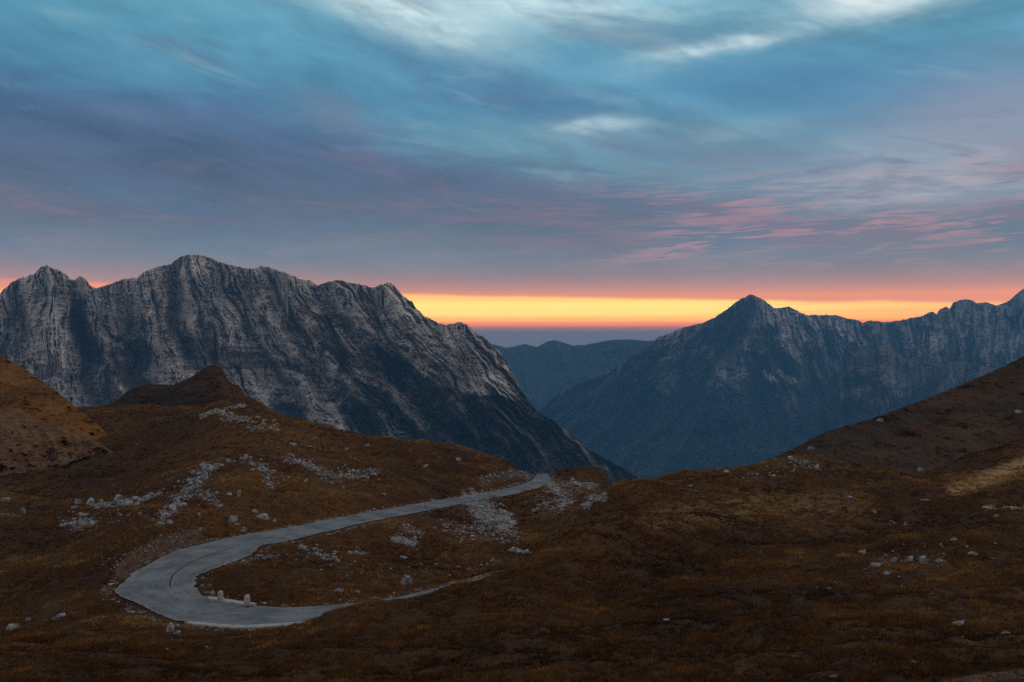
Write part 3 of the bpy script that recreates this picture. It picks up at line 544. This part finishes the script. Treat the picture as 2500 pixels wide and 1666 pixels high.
# ------------------------------------------------------------------ road
def road_mat():
    m, t, b = new_mat('worn_asphalt'); p = pos(t)
    n = t.noise(p, .35, 4, .6); n2 = t.noise(p, 9, 4, .75)
    la = attr(t, 'lane'); w = t.noise(t.xyz(t.m('MULTIPLY', la, 9.0), t.m('MULTIPLY', attr(t, 'along'), .06), 0.0), 2.0, 4, .6)
    c = t.mix(t.smooth(n, .35, .65), (.092, .112, .130, 1), (.165, .19, .212, 1))
    c = t.mix(t.m('MULTIPLY', t.smooth(w, .46, .66), .30), c, (.10, .11, .118, 1))
    c = t.mix(t.m('MULTIPLY', t.smooth(w, .50, .34), .3), c, (.235, .255, .27, 1))
    ck = t.noise(p, 1.1, 6, .6, 1.5); c = t.mix(t.m('MULTIPLY', t.m('SUBTRACT', 1.0, t.smooth(t.m('ABSOLUTE', t.m('SUBTRACT', ck, .5)), .0, .012)), .6), c, (.06, .065, .07, 1))
    c = t.mix(1.0, c, t.ramp(n2, [(.3, .72), (.5, 1), (.72, 1.25)]), 'MULTIPLY')
    edge = t.m('SUBTRACT', 1.0, t.smooth(t.m('MINIMUM', la, t.m('SUBTRACT', 1.0, la)), .0, .07))
    c = t.mix(t.m('MULTIPLY', edge, .3), c, (.26, .265, .26, 1))
    t.l.new(c, b.inputs['Base Color']); bump(t, b, n2, .3, .02); return m
nS = len(RE0); k = np.linspace(0, 1, 15)
seg = np.linalg.norm(np.diff((RE0 + RE1) / 2, axis=0), axis=1); along = np.concatenate([[0], np.cumsum(seg)])
wob = .20 * fbm(along / .9, along * 0, 4, 2, .6); wob2 = .20 * fbm(along / .9, along * 0 + 9, 4, 5, .6)
W = np.linalg.norm(RE1 - RE0, axis=1)
ka = k[None] * (1 + wob2[:, None] / W[:, None] * (k[None] > .5)) + (wob / W)[:, None] * (1 - k[None]) * (k[None] < .5)
P = RE0[:, None] + (RE1 - RE0)[:, None] * ka[..., None]
P[..., 2] += .03 * np.sin(np.pi * k)[None] - .02
structure(grid_obj('road', P[..., 0], P[..., 1], P[..., 2], road_mat(), {'lane': np.broadcast_to(k, P.shape[:2]), 'along': np.broadcast_to(along[:, None], P.shape[:2])}))
def strip(name, pts, width, h, mat, z=None, taper=True):
    """a low flat-topped strip of the given width laid along photograph points on the road level"""
    c = np.array([unproj(px, py, -20) for px, py in pts]); c = catmull(c, 10); c[:, 2] = -20 + h
    tg = np.gradient(c, axis=0); nrm = np.stack([-tg[:, 1], tg[:, 0]], 1); nrm /= np.linalg.norm(nrm, axis=1)[:, None]
    w = width * (.5 * (np.minimum(1, np.minimum(np.arange(len(c)), np.arange(len(c))[::-1]) / 6) if taper else 1) + .02) * (1 + .25 * fbm(np.arange(len(c)) / 2., c[:, 0] * 0, 2, 3))
    L = c.copy(); L[:, :2] += nrm * w[:, None]; Rr = c.copy(); Rr[:, :2] -= nrm * w[:, None]
    rows = [L - [0, 0, .3], L, Rr, Rr - [0, 0, .3]]
    G = np.stack(rows, 1); return structure(grid_obj(name, G[..., 0], G[..., 1], G[..., 2], mat, None, False))
def plain(name, a, bb, sc=6.0):
    m, t, b = new_mat(name); p = pos(t); t.l.new(t.mix(t.smooth(t.noise(p, sc, 5, .7), .35, .65), a, bb), b.inputs['Base Color']); return m
M_CONC = plain('pale_concrete', (.22, .23, .24, 1), (.36, .375, .385, 1))
strip('road_joint', [(590, 1329), (545, 1344), (499, 1360), (468, 1374), (443, 1388), (425, 1402), (417, 1416), (414, 1436)], .10, .02, plain('tar', (.012, .012, .012, 1), (.05, .05, .05, 1)))
strip('kerb', [(506, 1461), (530, 1466), (562, 1471), (600, 1477), (626, 1478)], .55, .14, M_CONC)
strip('kerb', [(450, 1519), (500, 1524), (545, 1528), (590, 1530), (640, 1528), (700, 1524), (760, 1519)], .55, .03, M_CONC)

# ------------------------------------------------------------------ stone guard posts
def guard_post(px, py, w, h, rz, lab):
    X, D, Z = unproj(px, py, -19.86); ns = 20
    prof = [(0, .52, .0), (.02, .56, .0), (.3, .53, .03), (.62, .50, .01), (.80, .47, .02), (.9, .42, .02), (.96, .32, .0), (1.0, .14, .0)]
    V = []; 
    for zz, r, nz in prof:
        for i in range(ns):
            a = 2 * math.pi * i / ns; sq = 1 / max(abs(math.cos(a)), abs(math.sin(a))) ** .35
            rr = r * sq * (1 + .05 * math.sin(3 * a + zz * 7) + .035 * random.uniform(-1, 1)); V.append((w * rr * math.cos(a), w * .85 * rr * math.sin(a), h * zz - .05 + random.uniform(-1, 1) * .008))
    nr = len(prof); Fc = [(r * ns + i, r * ns + (i + 1) % ns, (r + 1) * ns + (i + 1) % ns, (r + 1) * ns + i) for r in range(nr - 1) for i in range(ns)]
    Fc += [(j + (nr - 1) * ns, j + 1 + (nr - 1) * ns, ns - 2 - j + (nr - 1) * ns, ns - 1 - j + (nr - 1) * ns) for j in range(ns // 2 - 1)]
    o = mesh_np('guard_post', np.array(V), np.array(Fc), M_POST, None, True); o.location = (X, D, Z); o.rotation_euler = (random.uniform(-.04, .04), random.uniform(-.05, .05), rz)
    return tag(o, lab, 'guard post', 'stone guard posts on the inside of the bend')
M_POST = plain('weathered_stone', (.22, .20, .18, 1), (.46, .43, .39, 1), 7)
guard_post(538, 1464, .40, .72, .3, 'slimmer grey stone guard post on the pale kerb, nearer the tip of the hairpin')
guard_post(603, 1477, .42, .84, -.2, 'taller grey stone guard post at the right end of the pale kerb inside the hairpin')

# ------------------------------------------------------------------ rocks
def rock_mat():
    m, t, b = new_mat('pale_limestone'); p = pos(t)
    n = t.noise(p, 1.1, 5, .65); n2 = t.noise(p, 6, 5, .7)
    c = t.mix(t.smooth(n, .38, .62), (.095, .107, .12, 1), (.29, .318, .345, 1))
    c = t.mix(t.smooth(n2, .53, .64), c, (.085, .08, .075, 1))
    t.l.new(c, b.inputs['Base Color']); bump(t, b, n2, .6, .06); return m
M_ROCK = rock_mat(); M_BROWN = plain('lichened_rock', (.12, .085, .06, 1), (.34, .27, .22, 1), 2.5)
def ico(sub):
    me = bpy.data.meshes.new('tmp'); import bmesh
    bm = bmesh.new(); bmesh.ops.create_icosphere(bm, subdivisions=sub, radius=1); bm.to_mesh(me); bm.free()
    V = np.array([v.co[:] for v in me.vertices]); Fc = np.array([p.vertices[:] for p in me.polygons]); bpy.data.meshes.remove(me); return V, Fc
IV, IF = ico(4); JV, JF = ico(3)
def rock_mesh(seed, big=False, slab=False):
    r = np.random.default_rng(seed); V, Fc = (IV, IF) if big else (JV, JF); V = V.copy()
    for _ in range(16 if big else 11):                    # split faces: clip against random planes
        nrm = r.normal(size=3); nrm[2] *= 2.2 if slab else .8; nrm /= np.linalg.norm(nrm); dd = r.uniform(.45, .85)
        s = V @ nrm - dd; V = V - np.outer(np.maximum(s, 0) * .97, nrm)
    n = fbm(V[:, 0] * 2.2 + seed, V[:, 1] * 2.2 + V[:, 2] * 1.7, 4, seed, .6)[:, None]; g = ridged(V[:, 2] * 3 + V[:, 0] + seed, V[:, 1] * 2.5 - V[:, 0], 3, seed)[:, None]
    V = V * (1 + .09 * n - .12 * (g - .5)); V /= np.abs(V).max(0); return V, Fc
RM = []
for s in range(16):
    V, Fc = rock_mesh(100 + s, s < 5, s % 3 == 0)
    o = mesh_np('rock', V, Fc, M_ROCK, None, False); RM.append(o.data); bpy.data.objects.remove(o)
RMB = [m.copy() for m in RM[5:9]]
for m in RMB: m.materials.clear(); m.materials.append(M_BROWN)
def rock(px, py, w, h, label, group=None, cat='rock', name='rock', big=False, brown=False, tilt=.15, rot=None, surf=None):
    """a rock whose foot is seen at (px, py), w x h photograph pixels across"""
    X, D, Z = hit(px, py) if surf is None else surf; k = D / F; ww, hh = w * k / 2, h * k
    o = bpy.data.objects.new(name, random.choice(RMB if brown else RM[:5] if big else RM[5:])); col.objects.link(o)
    dep = max(ww * random.uniform(.6, .9), hh * .5)
    o.scale = (ww * 1.0, dep, hh * .72); o.location = (X, D + dep * .5, Z + hh * .17)
    o.rotation_euler = (random.uniform(-tilt, tilt), random.uniform(-tilt, tilt) if rot is None else rot, random.uniform(-.35, .35))
    return tag(o, label, cat, group)
LOOSE = [ # px, py of foot, width, height, label
 (144, 1518, 50, 24, 'flat grey boulder lying alone in the grass at lower left below the bend'), (24, 1541, 40, 20, 'low pale boulder cut by the left edge near the bottom'), (69, 1520, 20, 14, 'small dull stone between the two lower left boulders'),
 (413, 1546, 24, 30, 'upright half of the split white boulder just below the hairpin'), (433, 1554, 28, 20, 'lower half of the split white boulder just below the hairpin'), (419, 1566, 12, 7, 'little pebble in front of the split white boulder'),
 (565, 1280, 31, 28, 'rounded white boulder standing above the road at the start of the straight'), (576, 1284, 22, 8, 'small flat stone at the foot of the rounded white boulder'), (489, 1299, 26, 13, 'white wedge shaped rock on top of the cut bank beside the bend'),
 (417, 1285, 22, 12, 'pale rock lying below the long slanting outcrop'), (341, 1261, 11, 9, 'single round stone in grass right of the long pale slab'), (486, 1260, 13, 12, 'single bright stone above the white wedge shaped rock'),
 (643, 1270, 40, 20, 'wide knobbly pale boulder above the straight road'), (622, 1257, 22, 16, 'smaller rock touching the upper left of the wide knobbly boulder'), (706, 1288, 15, 11, 'white stone right at the upper edge of the road'), (670, 1276, 12, 9, 'stone between the wide knobbly boulder and the road'),
 (188, 1236, 20, 20, 'narrow upright boulder, left one of the two heads above the rubble heap'), (221, 1240, 26, 27, 'broad upright boulder, right one of the two heads above the rubble heap'), (181, 1248, 27, 13, 'flat boulder lying just under the two heads'),
 (582, 1216, 15, 28, 'tall leaning slab standing alone right of the slanting outcrop'), (560, 1211, 17, 12, 'small slab left of the tall leaning slab'), (54, 1260, 20, 26, 'tall pale boulder near the left edge behind the grass rise'), (11, 1228, 32, 18, 'pale boulder cut by the left edge at the foot of the slope'),
 (872, 1449, 15, 14, 'round white boulder in the grass above the lower road end'), (826, 1449, 32, 12, 'slanting flat slab left of the round white boulder'), (838, 1197, 14, 10, 'white stone alone under the long rock band above the road'), (937, 1212, 16, 8, 'small stone alone in grass near the middle of the straight road'),
 (843, 1142, 9, 6, 'tiny stone above the right end of the long rock band'), (715, 1090, 26, 13, 'grey boulder on the ridge below the skyline grass'), (755, 1094, 16, 9, 'second grey stone on the ridge right of the grey boulder'), (894, 1091, 28, 9, 'flat grey stone on the ridge line against the dark mountain'), (845, 1099, 20, 8, 'low stone on the ridge left of the flat grey stone'),
 (1036, 1146, 26, 11, 'dull slab on the upper grass slope above the road end'), (1118, 1132, 18, 14, 'small dark rock high on the slope near the end of the ridge'), (715, 1326, 9, 8, 'bright little stone under the road at the turnout'), (807, 1386, 9, 7, 'tiny bright stone in the bowl below the broken wall'),
 (786, 1397, 12, 5, 'flat speck of stone left of the pair in the bowl'), (986, 1367, 28, 13, 'low grey boulder in the middle of the grassy bowl'), (990, 1431, 42, 26, 'grey broken outcrop block beside the old track'), (1147, 1394, 16, 9, 'pale stone at the right side of the bowl above the track'), (1097, 1408, 15, 7, 'low stone left of the pale stone above the track'),
 (1450, 1232, 52, 22, 'long pale slab in the gully below the knoll at the road end'), (1424, 1243, 34, 14, 'short slab at the lower end of the gully'), (1478, 1217, 32, 14, 'upper slab of the gully beside the grass crest'),
 (2185, 1377, 32, 24, 'tallest block of the white rock row on the right slope'), (2223, 1369, 30, 18, 'broad block at the middle of the white rock row'), (2143, 1386, 46, 13, 'long low slab on the left of the white rock row'), (2113, 1393, 16, 11, 'end stone at the left of the white rock row'), (2255, 1371, 26, 15, 'angular block right of the middle of the white rock row'),
 (2293, 1376, 32, 12, 'slanting slab at the right end of the white rock row'), (2167, 1406, 22, 14, 'round stone lying below the white rock row'), (2202, 1438, 9, 8, 'bright pebble alone below the white rock row'), (2040, 1427, 26, 7, 'thin slab down and left of the white rock row'), (2024, 1440, 22, 6, 'lower thin slab next to the grass fold'), (1996, 1440, 8, 12, 'small upright stone left of the thin slabs'),
 (2330, 1326, 24, 11, 'pale slab above the right end of the white rock row'), (2298, 1334, 10, 12, 'small upright stone above the white rock row'), (2361, 1338, 10, 9, 'little white stone right of the pale slab'), (2375, 1357, 34, 12, 'low broken slab right of the white rock row'), (2424, 1366, 12, 9, 'small stone near the right edge level with the rock row'), (2431, 1337, 16, 5, 'thin flat stone near the right edge'),
 (2435, 1265, 18, 12, 'white boulder alone near the right edge below the path'), (2078, 1218, 32, 9, 'slanting pale slab on the grass below the rocky knoll'), (2260, 1224, 34, 7, 'thin pale slab beside the straw coloured hillock'), (2426, 1239, 24, 6, 'flat slab on the edge of the path at right'),
 (2347, 1531, 50, 13, 'long flat slab lying at lower right'), (2461, 1549, 36, 9, 'flat slab at the right edge below the long slab'), (2232, 1623, 32, 15, 'low pale rock near the bottom right'), (2033, 1657, 34, 14, 'pale rock at the bottom edge of the picture'), (1938, 1605, 14, 7, 'pair of small stones near the bottom'), (2047, 1593, 8, 6, 'white pebble above the bottom edge rock'),
 (1629, 1519, 22, 8, 'small stone in the open grass of the near slope'), (1686, 1189, 18, 8, 'flat grey stone on the skyline of the near slope'), (1774, 1157, 20, 8, 'grey stone on the skyline left of the rocky knoll')]
for a in LOOSE:
    f = .8 if a[0] > 1500 else .9
    rock(a[0], a[1], a[2] * f, a[3] * f * .85, a[4], big=a[2] > 24)
rock(2108, 1356, 22, 14, 'brown lichened boulder above the left end of the white rock row', brown=True); rock(2135, 1256, 16, 11, 'round brown stone in the grass on the right slope', brown=True)
from mathutils.bvhtree import BVHTree
bv = BVHTree.FromPolygons([v.co[:] for v in DARK_HILL.data.vertices], [p.vertices[:] for p in DARK_HILL.data.polygons])
for a in [(1982, 1100, 20, 12, 'grey rock low on the dark hillside'), (2250, 1150, 18, 9, 'pale stone at the foot of the dark hillside'), (2490, 1010, 26, 10, 'grey rock high on the dark hillside at the right edge'), (2150, 1030, 18, 9, 'grey rock just under the crest of the dark hillside')]:
    h = bv.ray_cast(Vector((0, 0, 0)), Vector(((a[0] - CX) / F, 1, (CY - a[1]) / F)))[0]; rock(*a, surf=h)
SCATTER = [ # polyline, half width, count, size range, label, group, tilt of the beds
 ([(160, 1270), (195, 1283), (225, 1272)], 15, 26, (9, 24), 'pale block in the rubble heap below the two heads at left', 'rubble heap at left', 0),
 ([(236, 1240), (290, 1234), (342, 1226)], 6, 12, (16, 40), 'pale slab in the long low ledge right of the two heads', 'long low ledge', -.1),
 ([(350, 1218), (375, 1210), (410, 1202)], 6, 9, (8, 20), 'small stone where the low ledge climbs the slope', 'stones above the ledge', -.2),
 ([(392, 1274), (420, 1240), (450, 1205), (480, 1172), (520, 1140)], 15, 44, (10, 30), 'slab in the long slanting outcrop above the bend', 'long slanting outcrop', -.5),
 ([(480, 1205), (510, 1210), (534, 1232)], 10, 15, (12, 26), 'blocky stone on the right flank of the slanting outcrop', 'flank of the slanting outcrop', .3),
 ([(530, 1132), (560, 1126), (600, 1128)], 6, 8, (8, 20), 'stone along the top of the slanting outcrop', 'top of the slanting outcrop', 0),
 ([(692, 1117), (735, 1132), (780, 1152), (818, 1169)], 11, 32, (8, 26), 'stone in the long rock band running down the slope', 'long rock band', .3),
 ([(830, 1156), (870, 1156), (921, 1158)], 8, 17, (8, 26), 'stone in the level end of the rock band', 'level end of the rock band', .1),
 ([(634, 1140), (650, 1153), (662, 1160)], 6, 7, (8, 22), 'stone in the upper small group left of the rock band', 'upper small group', .3),
 ([(648, 1178), (662, 1186), (680, 1194)], 6, 7, (7, 20), 'stone in the lower small group left of the rock band', 'lower small group', .3),
 ([(732, 1338), (765, 1358), (800, 1364), (830, 1374)], 4, 15, (9, 20), 'stone in the broken wall below the straight road', 'broken wall', .3),
 ([(815, 1350), (850, 1352), (888, 1352)], 4, 8, (7, 20), 'thin stone in the streak right of the broken wall', 'streak of stones', 0),
 ([(1390, 1184), (1425, 1190), (1455, 1192)], 10, 18, (8, 20), 'white stone set in the knoll at the end of the road', 'stones in the end knoll', .2),
 ([(1918, 1132), (1950, 1126), (1985, 1140), (1998, 1148)], 6, 15, (7, 18), 'grey stone on the crown of the rocky knoll', 'stones on the rocky knoll', .1),
 ([(2170, 1284), (2195, 1280), (2215, 1278), (2246, 1290)], 8, 11, (6, 13), 'grey stone in the dull heap above the white rock row', 'dull heap', 0),
 ([(2120, 1390), (2185, 1376), (2290, 1374)], 6, 14, (6, 15), 'small fragment among the blocks of the white rock row', 'fragments of the rock row', 0),
 ([(1160, 1392), (1185, 1380), (1210, 1372)], 6, 7, (7, 14), 'dull stone in the small group at the edge of the bowl', 'edge of the bowl', .2),
 ([(540, 1018), (590, 1024), (640, 1034), (680, 1050)], 12, 26, (8, 22), 'brown rock of the broken shoulder under the pointed hill', 'broken shoulder', .2),
 ([(575, 1298), (600, 1302), (628, 1300)], 3, 7, (8, 18), 'low stone on the verge between the boulder and the road', 'verge stones', 0)]
for pts, hw, cnt, (s0, s1), lab, grp, tl in SCATTER:
    pts = np.array(pts, float); L = np.concatenate([[0], np.cumsum(np.linalg.norm(np.diff(pts, axis=0), axis=1))])
    for q in range(cnt):
        s = random.uniform(0, L[-1]); px = np.interp(s, L, pts[:, 0]) + random.gauss(0, .5) * hw; py = np.interp(s, L, pts[:, 1]) + random.gauss(0, .5) * hw
        w = .85 * (s0 + (s1 - s0) * random.random() ** 2); rock(px, py, w, w * random.uniform(.38, .7), lab, grp, tilt=.25, rot=-tl + random.uniform(-.2, .2) if tl else None, brown='brown' in lab)

# scree and gravel: nobody could count these
def scree(name, patches):
    V0, F0 = ico(1); Vs = []; n = 0
    for pts, hw, cnt, (s0, s1) in patches:
        pts = np.array(pts, float); L = np.concatenate([[0], np.cumsum(np.linalg.norm(np.diff(pts, axis=0), axis=1))])
        for q in range(cnt):
            s = random.uniform(0, L[-1]); px = np.interp(s, L, pts[:, 0]) + random.gauss(0, .5) * hw; py = np.interp(s, L, pts[:, 1]) + random.gauss(0, .45) * hw
            X, D, Z = hit(px, py); D2 = D + random.uniform(-.4, .4); z = float(ground_z(X, D2)); r = random.uniform(s0, s1) * (1 if random.random() < .85 else 2)
            a = random.uniform(0, 6.28); ca, sa = math.cos(a), math.sin(a); v = V0 * (1 + .35 * rng.normal(size=V0.shape) * .6) * r * np.array([1, .8, .6]); v = np.stack([v[:, 0] * ca - v[:, 1] * sa, v[:, 0] * sa + v[:, 1] * ca, v[:, 2]], 1)
            Vs.append(v + [X, D2, z + r * .12]); n += 1
    Fs = (F0[None] + (np.arange(n) * len(V0))[:, None, None]).reshape(-1, 3)
    o = mesh_np(name, np.concatenate(Vs), Fs, M_ROCK, None, False); o['kind'] = 'stuff'; return o
scree('scree', [([(392, 1274), (420, 1240), (450, 1205), (480, 1172), (520, 1140)], 24, 190, (.06, .2)), ([(692, 1117), (735, 1132), (780, 1152), (818, 1169), (900, 1158)], 16, 190, (.06, .18)), ([(600, 1128), (650, 1150), (665, 1190)], 20, 150, (.07, .2)), ([(236, 1240), (290, 1234), (342, 1226), (400, 1205)], 7, 140, (.07, .2)), ([(1390, 1184), (1455, 1192)], 14, 160, (.07, .2)), ([(732, 1338), (830, 1372)], 6, 120, (.05, .16)),
  ([(1165, 1235), (1185, 1255), (1215, 1275)], 36, 1000, (.05, .14)), ([(1345, 1180), (1385, 1210), (1365, 1235), (1300, 1235)], 24, 700, (.05, .14)), ([(960, 1314), (1012, 1330)], 10, 350, (.05, .13)), ([(1080, 1285), (1180, 1300), (1270, 1315)], 22, 300, (.06, .16)),
  ([(985, 1290), (1030, 1305)], 12, 120, (.05, .13)), ([(575, 1372), (680, 1360)], 5, 150, (.04, .10)), ([(250, 1395), (330, 1360), (420, 1320), (480, 1310)], 26, 110, (.05, .12)), ([(540, 1025), (640, 1045)], 14, 90, (.08, .22)), ([(490, 1018), (560, 998), (600, 990)], 5, 90, (.08, .3)),
  ([(600, 1130), (700, 1190), (820, 1180), (950, 1170)], 40, 110, (.05, .14)), ([(1180, 1182), (1240, 1162), (1290, 1160)], 14, 200, (.08, .2)), ([(150, 1280), (300, 1240), (430, 1240), (540, 1240)], 40, 120, (.05, .14)), ([(2100, 1390), (2320, 1360)], 40, 90, (.03, .08)), ([(1650, 1300), (2400, 1450)], 130, 40, (.02, .05)), ([(100, 1500), (700, 1600)], 70, 60, (.02, .06)),
  ([(1900, 1130), (2000, 1140), (1800, 1165)], 14, 140, (.06, .16)), ([(700, 1340), (900, 1400), (1150, 1380)], 40, 140, (.04, .12)), ([(1250, 1115), (1290, 1150)], 10, 120, (.1, .25))])

# ------------------------------------------------------------------ dry autumn grass
def grass():
    m, t, b = new_mat('dry_grass'); tn = attr(t, 'tone'); p = pos(t)
    c = t.ramp(tn, [(0, (.011, .0048, .0013, 1)), (.3, (.045, .0195, .0046, 1)), (.55, (.102, .0445, .0104, 1)), (.8, (.17, .082, .022, 1)), (1, (.29, .18, .07, 1))])
    t.l.new(c, b.inputs['Base Color'])
    N = 450000
    px = rng.uniform(-400, 2900, N); D = np.exp(rng.uniform(math.log(33), math.log(290), N)); X = (px - CX) / F * D
    Z = ground_z(X, D); py = CY - F * Z / D
    gi = (np.log(D) - math.log(4)) / (math.log(420) - math.log(4)) * 699; gj = (px + 700) / 4
    rd = bil(RD, gi, gj); st = bil(stony, gi, gj); so = bil(soil, gi, gj); sw = bil(straw, gi, gj)
    far = np.interp(px, EDGE[:, 0], EDGE[:, 1]) + 3
    clump = fbm(X / 1.3, D / 1.3, 3, 2); big = .6 * fbm(X / 9, D / 6, 3, 5) + .8 * fbm(X / 26, D / 22, 3, 1); tuss = ridged(X / 3.1, D / 2.2, 2, 1); hum = ridged(X / 10, D / 4.2, 3, 4)
    ok = (rd > .12 + .7 * rng.random(N) ** 1.5) & (py < 1720) & (D < far) & (rng.random(N) > 1.15 * st) & (rng.random(N) > 1.0 * so) & (rng.random(N) < .55 + .6 * clump + .3 * (tuss - .4))
    X, D, Z, clump, big, px, sw, tuss, hum = [q[ok] for q in (X, D, Z, clump, big, px, sw, tuss, hum)]; n = len(X); print('tufts', n)
    hgt = (.085 + .12 * rng.random(n) ** 2) * np.interp(D, [35, 100, 190, 290], [1, 1.25, 1.7, 2.2]) * (1 + .5 * np.clip(clump, -.6, 1))
    tone = np.clip(.40 + .30 * clump + .32 * big + .34 * sw + .06 * rng.normal(size=n) + .25 * (tuss - .5) + .8 * (hum - .6), 0, 1)
    NB = 6; V = np.empty((n, NB, 3, 3), np.float32)
    for k in range(NB):
        a = rng.uniform(0, 6.283, n); r = rng.random(n) * .16 * np.interp(D, [35, 190, 290], [1, 2.2, 3.4]); bx = X + r * np.cos(a); by = D + r * np.sin(a)
        a2 = rng.uniform(0, 6.283, n); w = np.interp(D, [35, 190, 290], [.016, .07, .12]) * rng.uniform(.7, 1.3, n); ln = hgt * rng.uniform(.15, .95, n)
        V[:, k, 0] = np.stack([bx - w * np.cos(a2), by - w * np.sin(a2), Z - .04], 1); V[:, k, 1] = np.stack([bx + w * np.cos(a2), by + w * np.sin(a2), Z - .04], 1)
        a3 = a + rng.normal(size=n) * .8; V[:, k, 2] = np.stack([bx + ln * np.cos(a3) + .08, by + ln * np.sin(a3), Z + hgt * rng.uniform(.5, 1.1, n)], 1)
    V = V.reshape(-1, 3); tv = np.repeat(np.clip(tone[:, None] + .07 * rng.normal(size=(n, NB)), 0, 1), 3, axis=1).ravel()
    o = mesh_np('grass', V, np.arange(len(V)).reshape(-1, 3), m, {'tone': tv}, False); o['kind'] = 'stuff'
grass()


# ------------------------------------------------------------------ the air
def haze():
    me = bpy.data.meshes.new('haze'); x, y0, y1, z0, z1 = 7000, -1000, 6950, -1045, 345
    v = [(sx, sy, sz) for sz in (z0, z1) for sy in (y0, y1) for sx in (-x, x)]
    me.from_pydata(v, [], [(0, 2, 3, 1), (4, 5, 7, 6), (0, 1, 5, 4), (2, 6, 7, 3), (0, 4, 6, 2), (1, 3, 7, 5)]); me.update()
    m = bpy.data.materials.new('air'); m.use_nodes = True; t = NT(m.node_tree); t.n.clear()
    pv = t.n.new('ShaderNodeVolumePrincipled'); pv.inputs['Color'].default_value = HAZE_COL; pv.inputs['Density'].default_value = HAZE_D; pv.inputs['Anisotropy'].default_value = 0.0
    out = t.n.new('ShaderNodeOutputMaterial'); t.l.new(pv.outputs[0], out.inputs['Volume']); me.materials.append(m)
    o = bpy.data.objects.new('haze', me); col.objects.link(o); o['kind'] = 'stuff'; return o
haze()
